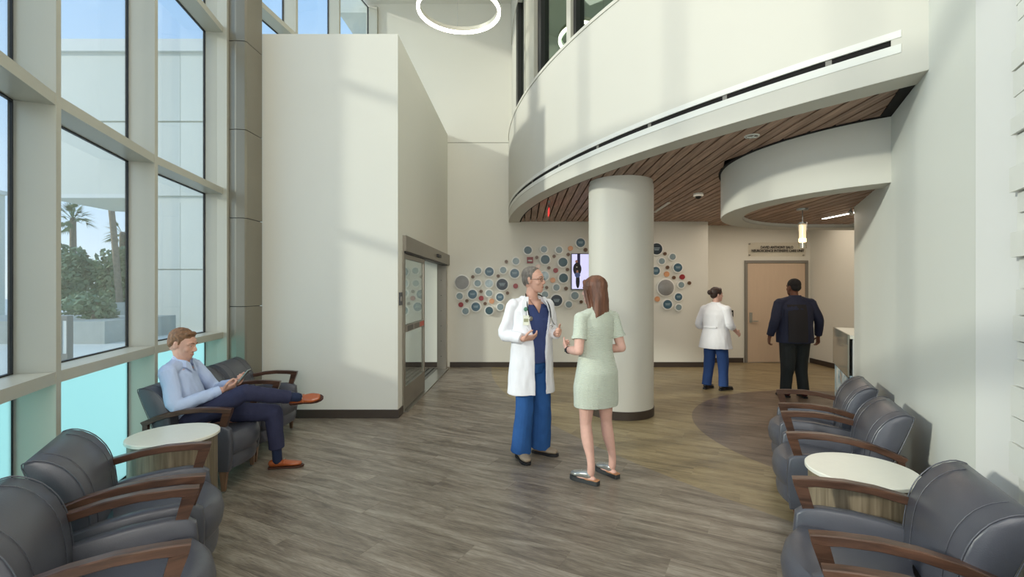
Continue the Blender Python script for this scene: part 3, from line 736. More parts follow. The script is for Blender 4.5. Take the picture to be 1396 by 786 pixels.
def discs(lst, ox, oy, sc, side):
    byk = {}
    for x, y, r, k in lst: byk.setdefault(k, []).append((x, y, r))
    for k in byk:
        row = sorted(byk[k])
        for i, (x, y, r) in enumerate(row):
            px, py = ox+x/sc, oy+y/sc; R = r/sc/F*9.7; c = at(px, py, 9.7)
            ob = empty('wall_disc', (c.x, 9.7, c.z))
            n = len(row)
            w = ('only' if n == 1 else ORD[i]+' from left' if i else 'leftmost')
            w = 'rightmost' if (i == n-1 and n > 1) else w
            tag(ob, f'{DN[k]} wall disc, {w} of that kind {side} of the column', 'wall disc', 'round discs on the lobby back wall')
            proud = .035 if k in 'NROP' else .055
            def cyl(rr, y0, y1, nm, mat, par=ob):
                m = MB(); sg_ = 32 if rr > .04 else 20
                rings = [[(q*rr*math.cos(2*PI*j/sg_), yy, q*rr*math.sin(2*PI*j/sg_)) for j in range(sg_)] for q, yy in ((1, y0), (1, y1+.002), (.985, y1))]
                return m.loops(rings).build(nm, mat, par)
            if k in 'NROP':
                cyl(R, 0, -proud, 'disc_face', DM[k]); cyl(R*.3, -proud, -proud-.003, 'disc_boss', BASE if k == 'N' else DM[k])
            else:
                cyl(R+.022, 0, -proud, 'disc_rim', RIM); f = cyl(R, -proud, -proud-.006, 'disc_face', DM[k])
                if k in 'DB' and R > .07:
                    for q, zz in enumerate((.016, -.006, -.028) if k == 'D' else (.01, -.012)):
                        l = R*(.55-.08*q); MB().box(-l, l, -proud-.008, -proud-.006, zz, zz+.009).build('printed_line', PRT, ob, smooth=False)
discs(LEFTD, 600, 310, 5.615, 'left')
discs(RIGHTD, 885, 325, 7.86, 'right')
# fire alarm strobe
c = at(722.5, 354.5, 9.7)
fa = boxo('fire_alarm', paint('alarm_red', (128, 26, 32), .4), None, c.x-.062, c.x+.062, 9.645, 9.7, c.z-.062, c.z+.062)
tag(fa, 'square dark red fire alarm strobe on back wall above the doctor', 'fire alarm')
MB().sweep([(c.x-.028, 9.635, c.z-.012), (c.x+.028, 9.635, c.z-.012)], .016, seg=10, sub=1).build('strobe_lens', TRIMW, fa)
# screen
c0, c1_ = at(778.5, 345.5, 9.7), at(808, 394.5, 9.7)
tv = empty('wall_screen', ((c0.x+c1_.x)/2, 9.7, (c0.z+c1_.z)/2)); tag(tv, 'upright wall screen showing a standing and a seated figure, left of the column', 'screen')
hw, hh = (c1_.x-c0.x)/2, (c0.z-c1_.z)/2
boxo('screen_case', BLACK, tv, -hw, hw, -.05, 0, -hh, hh)
boxo('screen_picture', SCREEN, tv, -hw+.012, hw-.012, -.053, -.05, -hh+.014, hh-.014)
DK = paint('picture_dark', (20, 20, 30), .5); FC = paint('picture_skin', (190, 140, 120), .5); BL = paint('picture_blue', (90, 110, 170), .5)
def flat(n, mat, c, r, d=-.0545): 
    MB().loops([[(c[0]+r[0]*math.cos(2*PI*i/20), dd2, c[1]+r[1]*math.sin(2*PI*i/20)) for i in range(20)] for dd2 in (d+.0012, d)]).build(n, mat, tv)
boxo('picture_banner', paint('picture_navy', (48, 46, 96)), tv, -.10, -.04, -.054, -.053, .10, hh-.014)
flat('picture_head', FC, (-.115, .20), (.026, .034)); flat('picture_torso', DK, (-.10, .05), (.085, .13), -.0548); flat('picture_legs', DK, (-.09, -.19), (.04, .15), -.0548)
flat('picture_ball', BL, (-.095, -.07), (.055, .055), -.056); flat('picture_face', FC, (-.10, .0), (.022, .028), -.0565); flat('picture_badge', TRIMW, (-.11, .09), (.014, .012), -.0565)

# ------------------------------------------------------------------ ceiling fittings
o = empty('ring_pendant', (-.95, 7.0, 5.66)); tag(o, 'thin glowing ring pendant lamp hanging high in the atrium', 'pendant lamp')
RR = .605
def ring(r0, r1, z0, z1, n, mat): 
    m = MB(); k = 96
    vs = []; 
    prof = [(r0, z0), (r1, z0), (r1, z1), (r0, z1)]
    for i in range(k):
        a = 2*PI*i/k; vs += [(r*math.cos(a), r*math.sin(a), z) for r, z in prof]
    fs = [(i*4+j, ((i+1) % k)*4+j, ((i+1) % k)*4+(j+1) % 4, i*4+(j+1) % 4) for i in range(k) for j in range(4)]
    m.add(vs, fs).build(n, mat, o, angle=50)
ring(RR-.035, RR+.0, .02, .085, 'ring_housing', FRAME)
ring(RR-.037, RR+.004, -.015, .02, 'ring_diffuser', LIT)
for a in (100, 220, 340):
    q = math.radians(a); p = (RR-.02)*math.cos(q), (RR-.02)*math.sin(q)
    MB().sweep([(*p, .085), (*p, 1.71)], .003, seg=6, sub=1).build('suspension_cable', STEEL, o)
# cylinder pendant over the reception
pz = at(1094, 338, 5.3)
o = empty('glass_pendant', (pz.x, 5.3, pz.z)); tag(o, 'small clear glass cylinder pendant lamp glowing under the curved drum', 'pendant lamp')
H_ = 2.475-pz.z
MB().lathe([(.044, .0), (.044, .27), (.040, .27), (.040, .0)], seg=28).build('glass_cylinder', glass('seeded_glass', (.93, .91, .85), .12), o)
MB().lathe([(.036, .07), (.036, .105)], seg=20).build('lit_core', LITW, o)
MB().lathe([(.034, .105), (.034, .26)], seg=20).build('frosted_core', emit('frosted_core', (255, 236, 205), 1.1), o)
MB().lathe([(.046, .27), (.046, .285)], seg=24).build('pendant_cap', STEEL, o)
MB().sweep([(0, 0, .285), (0, 0, H_-.02)], .006, seg=8, sub=1).build('pendant_stem', STEEL, o)
MB().lathe([(.055, H_-.02), (.06, H_-.001)], seg=24).build('canopy', STEEL, o)
# linear light in the drum
p0, p1 = at(1122, 297.5, 5.55), at(1176, 288.5, 5.2)
zc = 2.475
def ceilpt(px, py, H): Y = (H-CH)*F/(PY-py); return Vector(((px-PX)/F*Y, Y, H))
def striplight(name, a, b, w, z, mat, label, drop=.012):
    d = (b-a).normalized(); n = Vector((-d.y, d.x, 0))*w/2
    o = MB().prism([tuple((a+n)[:2]), tuple((b+n)[:2]), tuple((b-n)[:2]), tuple((a-n)[:2])], z-drop, z).build(name, TRIMW, smooth=False)
    n *= .8; d *= .006
    MB().prism([tuple((a+n+d)[:2]), tuple((b+n-d)[:2]), tuple((b-n-d)[:2]), tuple((a-n+d)[:2])], z-drop-.003, z-drop).build('light_diffuser', mat, o, smooth=False)
    return tag(o, label, 'ceiling light')
striplight('linear_light', ceilpt(1122, 297.5, 2.47), ceilpt(1178, 286, 2.47), .05, 2.476, LIT, 'lit linear slot light in the slatted ceiling of the reception drum')
o_ = striplight('linear_diffuser', ceilpt(893, 289, 2.95), ceilpt(912, 276, 2.95), .05, 2.956, TRIMW, 'unlit white linear slot in the slatted ceiling right of the column top')
# speaker plate, camera dome
q = ceilpt(1025, 186, 2.95)
o = empty('ceiling_speaker', (q.x, q.y, 2.955)); tag(o, 'round perforated speaker plate set in the slatted ceiling near the bulkhead', 'speaker')
MB().lathe([(.062, -.006), (.066, .0)], seg=28).build('speaker_rim', TRIMW, o); MB().lathe([(.046, -.009), (.05, -.006)], seg=24).build('speaker_grille', GREYP, o)
MB().sweep([(-.04, 0, -.011), (.04, 0, -.011)], .006, seg=6, sub=1).build('grille_bar', TRIMW, o); MB().sweep([(0, -.04, -.011), (0, .04, -.011)], .006, seg=6, sub=1).build('grille_bar', TRIMW, o)
q = ceilpt(952, 264, 2.95)
o = empty('dome_camera', (q.x, q.y, 2.955)); tag(o, 'white dome security camera under the slatted ceiling right of the column', 'security camera')
MB().lathe([(.062, -.045), (.07, -.035), (.07, .0)], seg=28).build('camera_housing', TRIMW, o)
MB().ell((0, 0, -.045), (.042, .042, .035)).build('camera_dome', BLACK, o)
for k, (px, py) in enumerate(((1160, 283), (1172, 279))):
    q = ceilpt(px, py+1, 2.47); o = empty('track_spotlight', (q.x, q.y, 2.475)); tag(o, ('small metal track spotlight in the reception drum, ' + ('the left one' if k == 0 else 'the right one by the wall edge')), 'spotlight', 'track spotlights in the drum')
    MB().sweep([(0, 0, 0), (0, 0, -.04)], .008, seg=8, sub=1).build('spot_stem', STEEL, o); MB().sweep([(-.02, -.02, -.045), (.03, .03, -.06)], .02, seg=12, sub=1).build('spot_head', STEEL, o)
# edge lit exit sign
q = ceilpt(748, 281, 2.95); q.y = 7.6; q.x = (748-PX)/F*7.6
o = empty('exit_sign', (q.x, q.y, 2.955)); tag(o, 'edge lit red exit sign hanging from the slatted ceiling left of the column', 'exit sign')
boxo('sign_housing', GREYP, o, -.02, .02, -.18, .18, -.03, 0)
boxo('sign_housing_stem', BLACK, o, -.008, .008, -.02, .02, -.06, -.03)
boxo('acrylic_blade', glass('acrylic_red', (.95, .55, .55), .12), o, -.004, .004, -.15, .15, -.25, -.06)
xr = emit('exit_red', (235, 60, 60), 1.4)
text('EXIT', .15, (.0045, 0, -.155), xr, o, 'exit_lettering', rot=(PI/2, 0, PI/2), ext=.001)
text('EXIT', .15, (-.0045, 0, -.155), xr, o, 'exit_lettering', rot=(PI/2, 0, -PI/2), ext=.001)

# ------------------------------------------------------------------ outside
PAVE = paint('pale_paving', (232, 228, 214), .8, var=.05, scale=.6)
gm = MB().box(-90, 20, -25, 90, -.30, -.13)
g = gm.build('ground_paving', PAVE, smooth=False); tag(g, kind='structure')
CON = paint('planter_concrete', (176, 178, 170), .8, var=.06)
def planter(pts, h, label):
    o = MB().prism(pts, -.13, h).build('planter_wall', CON, smooth=False); tag(o, label, 'planter', kind='thing')
    return o
planter([(-20.5, 14.9), (-13.1, 14.9), (-13.5, 18.5), (-20.5, 18.5)], .58, 'low concrete planter wall outside the window, the nearer one')
planter([(-23.2, 27.0), (-20.5, 27.0), (-20.5, 28.0), (-23.2, 28.0)], .83, 'pale concrete planter block outside, the farther one before the hedge')
FACP = paint('facade_panel_paint', (216, 216, 204), .5, var=.02, scale=.3, rand=.02)
fb = empty('office_building', (-18, 20, 0)); tag(fb, 'pale panelled building with white coping across the plaza', 'building')
def fp(n, mat, poly, z0, z1): return MB().prism([(x+18, y-20) for x, y in poly], z0, z1).build(n, mat, fb, smooth=False)
fp('upper_block', FACP, [(-20.4, 20.1), (-9, 20.1), (-9, 24), (-19.7, 24), (-20.4, 23.8)], 5.46, 11.5)
fp('lower_block', FACP, [(-16.6, 20.1), (-9, 20.1), (-9, 24), (-16.6, 24)], -.13, 5.46)
for xa, xb in ((-20.4, -16.65), (-16.62, -14.41), (-14.395, -9)):
    for za, zb in ((5.50, 8.56), (8.64, 11.5)):
        fp('facade_panel', FACP, [(xa, 20), (xb, 20), (xb, 20.1), (xa, 20.1)], za, zb)
for xa, xb in ((-16.62, -14.41), (-14.395, -9)):
    for za, zb in ((-.13, 2.38), (2.43, 5.2)): fp('facade_panel', FACP, [(xa, 20), (xb, 20), (xb, 20.1), (xa, 20.1)], za, zb)
fp('coping', TRIMW, [(-20.5, 19.85), (-8.9, 19.85), (-8.9, 24.1), (-20.5, 24.1)], 11.5, 12.0)
fp('soffit_edge', TRIMW, [(-20.4, 19.95), (-16.6, 19.95), (-16.6, 20.12), (-20.4, 20.12)], 5.40, 5.56)
ab = boxo('annex_building', FACP, None, -40, -27.2, 22, 25, -.13, 6.5); tag(ab, 'pale low building seen in the leftmost window strip', 'building')
for k in range(6): boxo('facade_panel', FACP, ab, -39.9+k*2.1, -37.85+k*2.1, 21.93, 22, 0, 6.4)
boxo('coping', TRIMW, ab, -40.1, -27.1, 21.9, 25.1, 6.5, 6.7)
bl = empty('bollard_light', (-8.62, 9.0, -.13)); tag(bl, 'slim square bollard light on the plaza paving outside the window', 'bollard')
boxo('bollard_post', GREYP, bl, -.06, .06, -.06, .06, 0, .5); boxo('bollard_lens', TRIMW, bl, -.04, .04, -.05, .05, .5, 1.12); boxo('bollard_cap', GREYP, bl, -.06, .06, -.06, .06, 1.12, 1.21)
boxo('bollard_rib', GREYP, bl, -.06, -.042, -.06, .06, .5, 1.12); boxo('bollard_rib', GREYP, bl, .042, .06, -.06, .06, .5, 1.12)
oh = boxo('roof_overhang', WALLR, None, -3.80, -2.95, 9.78, 14, 7.25, 7.6); tag(oh, kind='structure')
LEAF = paint('hedge_leaf', (128, 144, 108), .6, var=.3, scale=2)
LEAF2 = paint('palm_leaf', (116, 132, 88), .6, var=.25, scale=2)
BARK = paint('palm_bark', (136, 122, 104), .85, var=.2, scale=6)
def foliage(name, ells, n, size, mat, seed, parent=None):
    rr = random.Random(seed); m = MB(); vol = [e[3]*e[4]*e[5] for e in ells]
    for _ in range(n):
        e = rr.choices(ells, vol)[0]
        while True:
            a = Vector((rr.uniform(-1, 1), rr.uniform(-1, 1), rr.uniform(-1, 1)))
            if .25 < a.length < 1: break
        c = Vector((e[0]+a.x*e[3], e[1]+a.y*e[4], e[2]+a.z*e[5]))
        u = Vector((rr.uniform(-1, 1), rr.uniform(-1, 1), rr.uniform(-1, 1))).normalized(); v = u.orthogonal().normalized()
        s_ = size*rr.uniform(.6, 1.4)
        m.add([c-u*s_, c+v*s_*.5, c+u*s_, c-v*s_*.5], [(0, 1, 2, 3)])
    return m.build(name, mat, parent, smooth=False)
def shrub(x, y, z0, rx, ry, h, n, label, seed, size=.16):
    o = empty('hedge_shrub', (0, 0, 0)); rr = random.Random(seed)
    es = [(x+rr.uniform(-.5, .5)*rx, y+rr.uniform(-.3, .3)*ry, z0+h*rr.uniform(.25, .72), rx*.65, ry*.7, h*.32) for _ in range(6)]
    foliage('foliage', es, n, size, LEAF, seed, o)
    MB().sweep([(x, y, z0), (x+.1, y, z0+h*.7)], [.1, .05], seg=8).build('stem', BARK, o)
    tag(o, label, 'shrub', 'hedge beyond the plaza'); return o
lab = ['leftmost', 'second from left', 'third from left', 'fourth from left', 'fifth from left', 'rightmost']
for k in range(6):
    shrub(-31.0+k*1.9, 31.2, -.1, 1.45, 1.1, 5.0-.3*(k % 3), 3200, f'tall leafy hedge shrub beyond the plaza, {lab[k]} of six', 20+k)
shrub(-14.6, 16.2, .5, .9, .8, 1.0, 900, 'low leafy shrub growing in the nearer concrete planter', 40, .09)
def palm(x, y, h, lean, cr, label, seed, tr=.22):
    o = empty('palm_tree', (x, y, -.1)); rr = random.Random(seed)
    MB().sweep([(0, 0, 0), (lean*.45, 0, h*.5), (lean, 0, h)], [tr*1.15, tr, tr*.85], seg=10).build('trunk', BARK, o)
    m = MB()
    for k in range(30):
        a = rr.uniform(0, 2*PI); el = rr.uniform(-.7, 1.2); L_ = cr*rr.uniform(.8, 1.1)
        d = Vector((math.cos(a)*math.cos(el), math.sin(a)*math.cos(el), math.sin(el)))
        base = Vector((lean, 0, h)); s_ = Vector((-math.sin(a), math.cos(a), 0))
        mid_ = base+d*L_*.55
        for j in range(11):      # fan of blades
            t = (j-5)/5*.9; dirr = (d*math.cos(t)+s_*math.sin(t)); tip = mid_+dirr*L_*.5-Vector((0, 0, .18*L_*abs(t)+.12*L_)); w = s_*.035*cr
            m.add([mid_-w, mid_+w, tip], [(0, 1, 2)])
        m.add([base-s_*.03, base+s_*.03, mid_+s_*.03, mid_-s_*.03], [(0, 1, 2, 3)])
    fr = m.build('fronds', LEAF2, o, smooth=False)
    tag(o, label, 'palm tree', 'palms beyond the hedge'); return o
palm(-34.5, 36.5, 7.0, .0, 1.75, 'fan palm seen at left in the window above the hedge', 51)
palm(-24.5, 29.0, 10.5, -1.0, 1.6, 'tall palm with bare leaning trunk in the middle of the window', 52, .16)
palm(-28.6, 34, 5.6, .0, 1.3, 'short fan palm at the right edge of the window', 53)

# ------------------------------------------------------------------ people
V = Vector
def rotz(a): return Matrix.Rotation(a, 3, 'Z')
def add_hand(m, wrist, d, n, side, curl=.35, L=1.0, spread=.0, th=.9):
    """wrist point, finger direction d, palm normal n (fingers curl towards n), thumb side vector"""
    w = V(wrist); d = V(d).normalized(); n = (V(n)-d*V(n).dot(d)).normalized(); s = (V(side)-d*V(side).dot(d)); s = (s-n*s.dot(n)).normalized()
    m.sweep([w-d*.015, w+d*.03*L, w+d*.065*L, w+d*.09*L], [(.026, .019), (.034, .018), (.041, .015), (.038, .011)], up=n, seg=14)
    for k, (o, l, r) in enumerate(((.030, .070, .0088), (.0105, .078, .009), (-.0095, .073, .0087), (-.028, .058, .0078))):
        p = w+d*(.084-(.006 if k == 3 else 0))*L+s*o*L; c = curl*(1+.12*k); a = 0; pts = [p-d*.02, p]; dd_ = (d+s*o*spread*8).normalized()
        for seg_, f in ((.45, .5), (.30, .8), (.25, .6)):
            a += c*f*2.0
            p = p+(dd_*math.cos(a)+n*math.sin(a))*l*seg_*L; pts.append(p)
        m.sweep(pts, [r*L, r*L, r*.97*L, r*.9*L, r*.8*L], seg=10, sub=3)
    p = w+d*.02*L+s*.024*L
    t1 = p+(d*.55+s*th+n*.15).normalized()*.042*L; t2 = t1+(d*.85+s*th*.55+n*.3).normalized()*.032*L; t3 = t2+(d*1+s*.1*th+n*.35).normalized()*.026*L
    m.sweep([p-d*.01-s*.006, p, t1, t2, t3], [.013*L, .0145*L, .0115*L, .0105*L, .0085*L], seg=10, sub=3)
def add_head(m, c, R, k=1.0, jaw=1.0, ears=True):
    """c: head centre at eye height, R: 3x3 rotation (face towards +Y of R)"""
    T = lambda x, y, z: V(c)+R @ V((x*k, y*k, z*k))
    def ell(p, r): m.ell(T(*p), [q*k for q in r], R, 20, 12)
    ell((0, -.012, .035), (.074, .096, .088)); ell((0, -.035, -.005), (.066, .068, .07))
    ring = []
    for z, cy, rx, ry in ((-.116, .058, .016*jaw, .018), (-.110, .052, .03*jaw, .033), (-.095, .043, .043*jaw, .047), (-.07, .032, .054*jaw, .060), (-.04, .022, .062*jaw, .070), (-.005, .012, .068, .080), (.03, .004, .071, .088), (.06, .0, .068, .088)):
        ring.append([tuple(T(rx*math.cos(2*PI*i/24), cy+ry*math.sin(2*PI*i/24), z)) for i in range(24)])
    m.loops(ring)
    m.sweep([T(0, .080, .022), T(0, .092, .0), T(0, .106, -.022), T(0, .104, -.034)], [(.007*k, .009*k), (.009*k, .011*k), (.013*k, .012*k), (.010*k, .006*k)], up=R @ V((0, 0, 1)), seg=10)
    for s in (-1, 1):
        ell((s*.012, .094, -.033), (.009, .011, .007)); ell((s*.040, .056, -.028), (.024, .022, .026))
        m.sweep([T(s*.012, .087, .022), T(s*.034, .082, .028), T(s*.055, .064, .020)], [.008*k, .009*k, .008*k], seg=8)
        if ears:
            ell((s*.074, -.012, -.004), (.009, .019, .031)); ell((s*.078, -.018, .008), (.010, .013, .018))
    m.sweep([T(-.022, .082, -.060), T(0, .090, -.058), T(.022, .082, -.060)], [.006*k, .0075*k, .006*k], seg=8)
    m.sweep([T(-.018, .080, -.072), T(0, .088, -.073), T(.018, .080, -.072)], [.006*k, .0085*k, .006*k], seg=8)
    ell((0, .068, -.104), (.020, .018, .014))
def face_bits(par, c, R, k=1.0, brow=None, lips=LIP, glasses=False):
    T = lambda x, y, z: V(c)+R @ V((x*k, y*k, z*k))
    for s in (-1, 1):
        e = MB(); e.ell(T(s*.031, .0725, .004), (.0105*k, .0105*k, .0075*k), R); e = e.build('eye', EYEW, par)
        MB().ell(T(s*.0315, .0785, .004), (.0053*k, .0053*k, .0053*k), R).build('iris', IRIS, e)
        if brow: MB().sweep([T(s*.015, .0935, .027), T(s*.034, .0895, .0325), T(s*.054, .071, .026)], [(.0025*k, .004*k), (.003*k, .0045*k), (.002*k, .003*k)], seg=8).build('eyebrow', brow, par)
        if glasses:
            pts = [T(s*.033+.022*math.cos(a), .098-.006*abs(math.cos(a)), .002+.0165*math.sin(a)) for a in [2*PI*i/16 for i in range(17)]]
            g = MB().sweep(pts, .0017, seg=6, sub=2, cap='flat').build('glasses_rim', bpy.data.materials['glasses_wire'], par)
            MB().sweep([T(s*.055, .090, .006), T(s*.077, .05, .008), T(s*.081, -.01, .006)], .0018, seg=6).build('glasses_temple', bpy.data.materials['glasses_wire'], par)
    if glasses: MB().sweep([T(-.011, .098, .004), T(0, .102, .006), T(.011, .098, .004)], .0016, seg=6).build('glasses_bridge', bpy.data.materials['glasses_wire'], par)
    MB().sweep([T(-.021, .0865, -.0655), T(0, .0955, -.0655), T(.021, .0865, -.0655)], [(.004*k, .0022*k), (.005*k, .0045*k), (.004*k, .0022*k)], seg=8).build('lips', lips, par)
def limb(m, pts, rad, **kw): m.sweep(pts, rad, **kw)
def shoe(m, heel, toe, w=.048, h=.07, up=(0, 0, 1)):
    h0, t0 = V(heel), V(toe); d = (t0-h0); L = d.length; d.normalize(); u = V(up)
    m.sweep([h0+d*.03+u*h*.5, h0+d*L*.35+u*h*.48, h0+d*L*.68+u*h*.36, h0+d*(L-.03)+u*h*.30], [(w*.68, h*.5), (w*.74, h*.48), (w*.98, h*.36), (w*.72, h*.28)], up=u, seg=16)
def flatsole(heel, toe, w, th, name, mat, par, up=(0, 0, 1)):
    h0, t0 = V(heel), V(toe); d = t0-h0; L = d.length; d.normalize(); u = V(up); s = d.cross(u).normalized()
    prof = []
    for t, ww in ((0, .45), (.03, .62), (.15, .68), (.4, .66), (.65, .92), (.82, .9), (.94, .65), (1, .3)): prof.append((t, ww))
    r = [h0+d*L*t+s*w*ww for t, ww in prof]+[h0+d*L*t-s*w*ww for t, ww in prof[::-1]]
    return MB().loops([[tuple(p+u*z) for p in r] for z in (0, th)]).build(name, mat, par)
def arms_mb(m, sh, el, wr, r=(.052, .043, .038, .027), seg=14):
    limb(m, [sh, V(sh).lerp(V(el), .5), el], [r[0], r[1]*1.05, r[1]*.95], seg=seg); limb(m, [el, V(el).lerp(V(wr), .35), wr], [r[1]*.95, r[2]*1.05, r[3]], seg=seg)
wire = paint('glasses_wire', (40, 34, 32), .3, .6)
COATW = paint('white_coat_cloth', (232, 232, 236), .8, var=.02, scale=6, bump=.1, bscale=90, spec=.2)
SCRUB = paint('blue_scrub_trousers', (48, 88, 144), .85, var=.08, scale=9, bump=.12, bscale=120, spec=.15)
NAVYT = paint('navy_scrub_top', (62, 74, 118), .85, var=.08, scale=9, bump=.12, bscale=120, spec=.15)
BLKP = paint('black_rubber', (26, 26, 28), .5)

def standing(name, loc, rz, s=1.0, legs=None, arms=None, headrot=0, headtilt=0, girth=1.0, skin=SKIN, shoulder=.19, hands=(None, None), lean=0, voxel=.0048, foot=(.034, .040), legr=1.0, jaw=1.0, headk=1.0, neckf=0, ears=True):
    """legs: [(knee, ankle, toe_dir)] right then left ; arms: [(elbow, wrist)] right then left; local +Y is forward, +X the person's right"""
    root = empty(name, loc, rz)
    m = MB(); g = girth
    m.slices([(z*s, 0, cy*s, rx*s, ry*s) for z, cy, rx, ry in ((.84, 0, .09*g, .07*g), (.88, -.005, .15*g, .105*g), (.95, -.01, .163*g, .115*g), (1.05, 0, .145*g, .10*g), (1.15, .005, .142*g, .10*g), (1.28, .0, .16*g, .11*g), (1.38, -.005, .165*g**.5, .10*g), (1.45, -.01, .13, .08), (1.49, -.012, .075, .06), (1.52, -.01, .055, .055))])
    for sx_, (kn, an, td), (el, wr), hd in zip((1, -1), legs, arms, hands):
        hip = V((sx_*.088*s, 0, .90*s))
        limb(m, [hip, hip.lerp(V(kn), .5), kn], [.082*s*legr, .070*s*legr, .052*s*legr], seg=16)
        limb(m, [kn, V(kn).lerp(V(an), .3), V(an)+V((0, 0, .10)), an], [.051*s*legr, .053*s*legr, .034*s*legr, .033*s], seg=16)
        td = V(td).normalized(); shoe(m, V(an)-td*.05-V((0, 0, V(an).z-.012)), V(an)+td*.16-V((0, 0, V(an).z-.016)), *foot)
        sh = V((sx_*shoulder*s, -.012*s, 1.435*s))
        m.ell(sh, (.050*s, .049*s, .048*s)); m.sweep([V((sx_*.05*s, -.01, 1.455*s)), sh], [.045*s, .045*s], seg=14)
        arms_mb(m, sh, V(el), V(wr), [q*s for q in (.050, .043, .038, .027)])
        if hd: add_hand(m, wr, *hd, L=s*.98)
    hc = V((0, (.035+neckf)*s, 1.665*s)); Rm = rotz(headrot) @ Matrix.Rotation(headtilt, 3, 'X')
    m.sweep([(0, -.012*s, 1.45*s), (0, (.0+neckf*.5)*s, 1.52*s), hc+V((0, -.02*s, -.06*s))], [.062*s, .056*s, .054*s], seg=16)
    add_head(m, hc, Rm, s*headk, jaw, ears)
    remeshed(m, 'body', skin, root, voxel, 3)
    return root, hc, Rm
def trousers(root, hips, legs, mat, name='trousers', waist=None, fold=.006, hem=.075, voxel=.006, z1=None, s=1.0, g=1.0, knee_r=.072, thigh=.095):
    m = MB()
    m.slices([(z*s, 0, cy, rx*s*g, ry*s*g) for z, cy, rx, ry in waist])
    for sx_, (kn, an, td) in zip((1, -1), legs):
        hip = V((sx_*.088*s*g, -.005, .88*s)); an = V(an)
        m.sweep([hip, hip.lerp(V(kn), .5), V(kn), V(kn).lerp(an, .5), an+V((0, -.008, -.02))], [thigh*s*g, (thigh*.9)*s*g, knee_r*s*g, (knee_r+hem)/2*s, hem*s], seg=18, cap='flat')
    return remeshed(m, name, mat, root, voxel, 4, fold, 9)

# --- doctor
D_RZ = math.radians(-150)
dlegs = [((.095, .035, .50), (.11, -.01, .09), (.15, 1, 0)), ((-.10, .02, .50), (-.125, -.045, .09), (-.55, .85, 0))]
darms = [((.262, -.055, 1.165), (.175, .150, 1.135)), ((-.268, -.055, 1.175), (-.165, .170, 1.165))]
dh = (((-.85, .5, .16), (-.35, -.5, .75), (.35, .75, .45), .35), ((.1, .6, .12), (.6, -.3, .2), (.2, .3, .9), .75))
doc, hc, Rm = standing('person', (.075, 4.49, 0), D_RZ, 1.0, dlegs, darms, headrot=math.radians(38), girth=1.0, hands=dh)
tag(doc, 'grey-haired person in long white coat over blue scrubs, gesturing and wearing glasses', 'person')
face_bits(doc, hc, Rm, 1.0, paint('grey_brow', (120, 112, 104)), glasses=True)
HAIRG = paint('short_grey_hair', (112, 104, 96), .7, var=.35, scale=60, stretch=(1, 1, .3), bump=.5, bscale=140)
m = MB(); T = lambda x, y, z: hc+Rm @ V((x, y, z))
m.ell(T(0, -.026, .050), (.078, .094, .083), Rm); m.ell(T(0, -.055, .01), (.074, .058, .075), Rm)
for s in (-1, 1): m.sweep([T(s*.070, -.015, .05), T(s*.073, .002, .02), T(s*.070, -.03, -.03)], [.014, .009, .012], seg=8)
m.sweep([T(-.045, .022, .098), T(.0, .034, .106), T(.045, .022, .096)], [.014, .014, .014], seg=8)
remeshed(m, 'hair', HAIRG, doc, .005, 2, .0025, 60)
trousers(doc, None, dlegs, SCRUB, 'scrub_trousers', [(.80, 0, .13, .10), (.88, -.005, .175, .125), (.98, -.005, .17, .12), (1.06, 0, .16, .115)], hem=.098, knee_r=.088, fold=.013)
m = MB(); m.slices([(.90, 0, .005, .182, .135), (1.02, 0, .008, .180, .135), (1.15, 0, .01, .172, .130), (1.30, 0, .006, .185, .135), (1.40, 0, -.004, .185, .115), (1.45, 0, -.02, .14, .085), (1.475, 0, -.03, .075, .05)])
def vneck(co):
    return co
remeshed(m, 'scrub_top', NAVYT, doc, .006, 3, .005, 10)
# skin at the open V neck
m = MB(); rings = [[(-.012, .139-.0, 1.33), (.012, .139, 1.33)]]
vn = MB().add([(-.062, .062, 1.485), (.062, .062, 1.485), (.03, .112, 1.425), (0, .131, 1.36), (-.03, .112, 1.425), (0, .10, 1.455)], [(0, 4, 5), (5, 2, 1), (4, 3, 2, 5), (0, 5, 1)])
vo = vn.build('neckline_skin', SKIN, doc)
sm_ = vo.modifiers.new('t', 'SOLIDIFY'); sm_.thickness = .008; sm_.offset = 0
# long coat: open shell with sleeves
def open_coat(secs, th=.012, seg=40):
    """secs: (z, cy, rx, ry, half opening angle deg)"""
    m = MB(); rings = []
    for z, cy, rx, ry, op in secs:
        a0, a1 = math.radians(90+op), math.radians(450-op)
        o_ = [(rx*math.cos(a0+(a1-a0)*k/seg), cy+ry*math.sin(a0+(a1-a0)*k/seg), z) for k in range(seg+1)]
        i_ = [((rx-th)*math.cos(a0+(a1-a0)*k/seg), cy+(ry-th)*math.sin(a0+(a1-a0)*k/seg), z) for k in range(seg+1)]
        rings.append(o_+i_[::-1])
    return m.loops(rings)
m = open_coat([(.615, -.005, .238, .178, 14), (.80, -.005, .226, .168, 15), (1.0, 0, .212, .160, 17), (1.15, .004, .205, .155, 22), (1.28, .0, .212, .155, 30), (1.38, -.005, .215, .140, 38), (1.45, -.012, .195, .112, 44), (1.49, -.02, .135, .092, 46), (1.52, -.02, .088, .082, 50)], .013)
for sx_, (el, wr) in zip((1, -1), darms):
    sh = V((sx_*.188, -.015, 1.432)); el = V(el); wr = V(wr)
    m.ell(sh+V((-sx_*.008, 0, 0)), (.066, .066, .060)); m.sweep([V((sx_*.085, -.018, 1.47)), sh.lerp(V((sx_*.085, -.018, 1.47)), .3)], [(.055, .042), (.062, .052)], seg=16); m.sweep([sh, sh.lerp(el, .5), el, el.lerp(wr, .5), el.lerp(wr, .92)], [.064, .062, .058, .054, .049], seg=18, cap='flat')
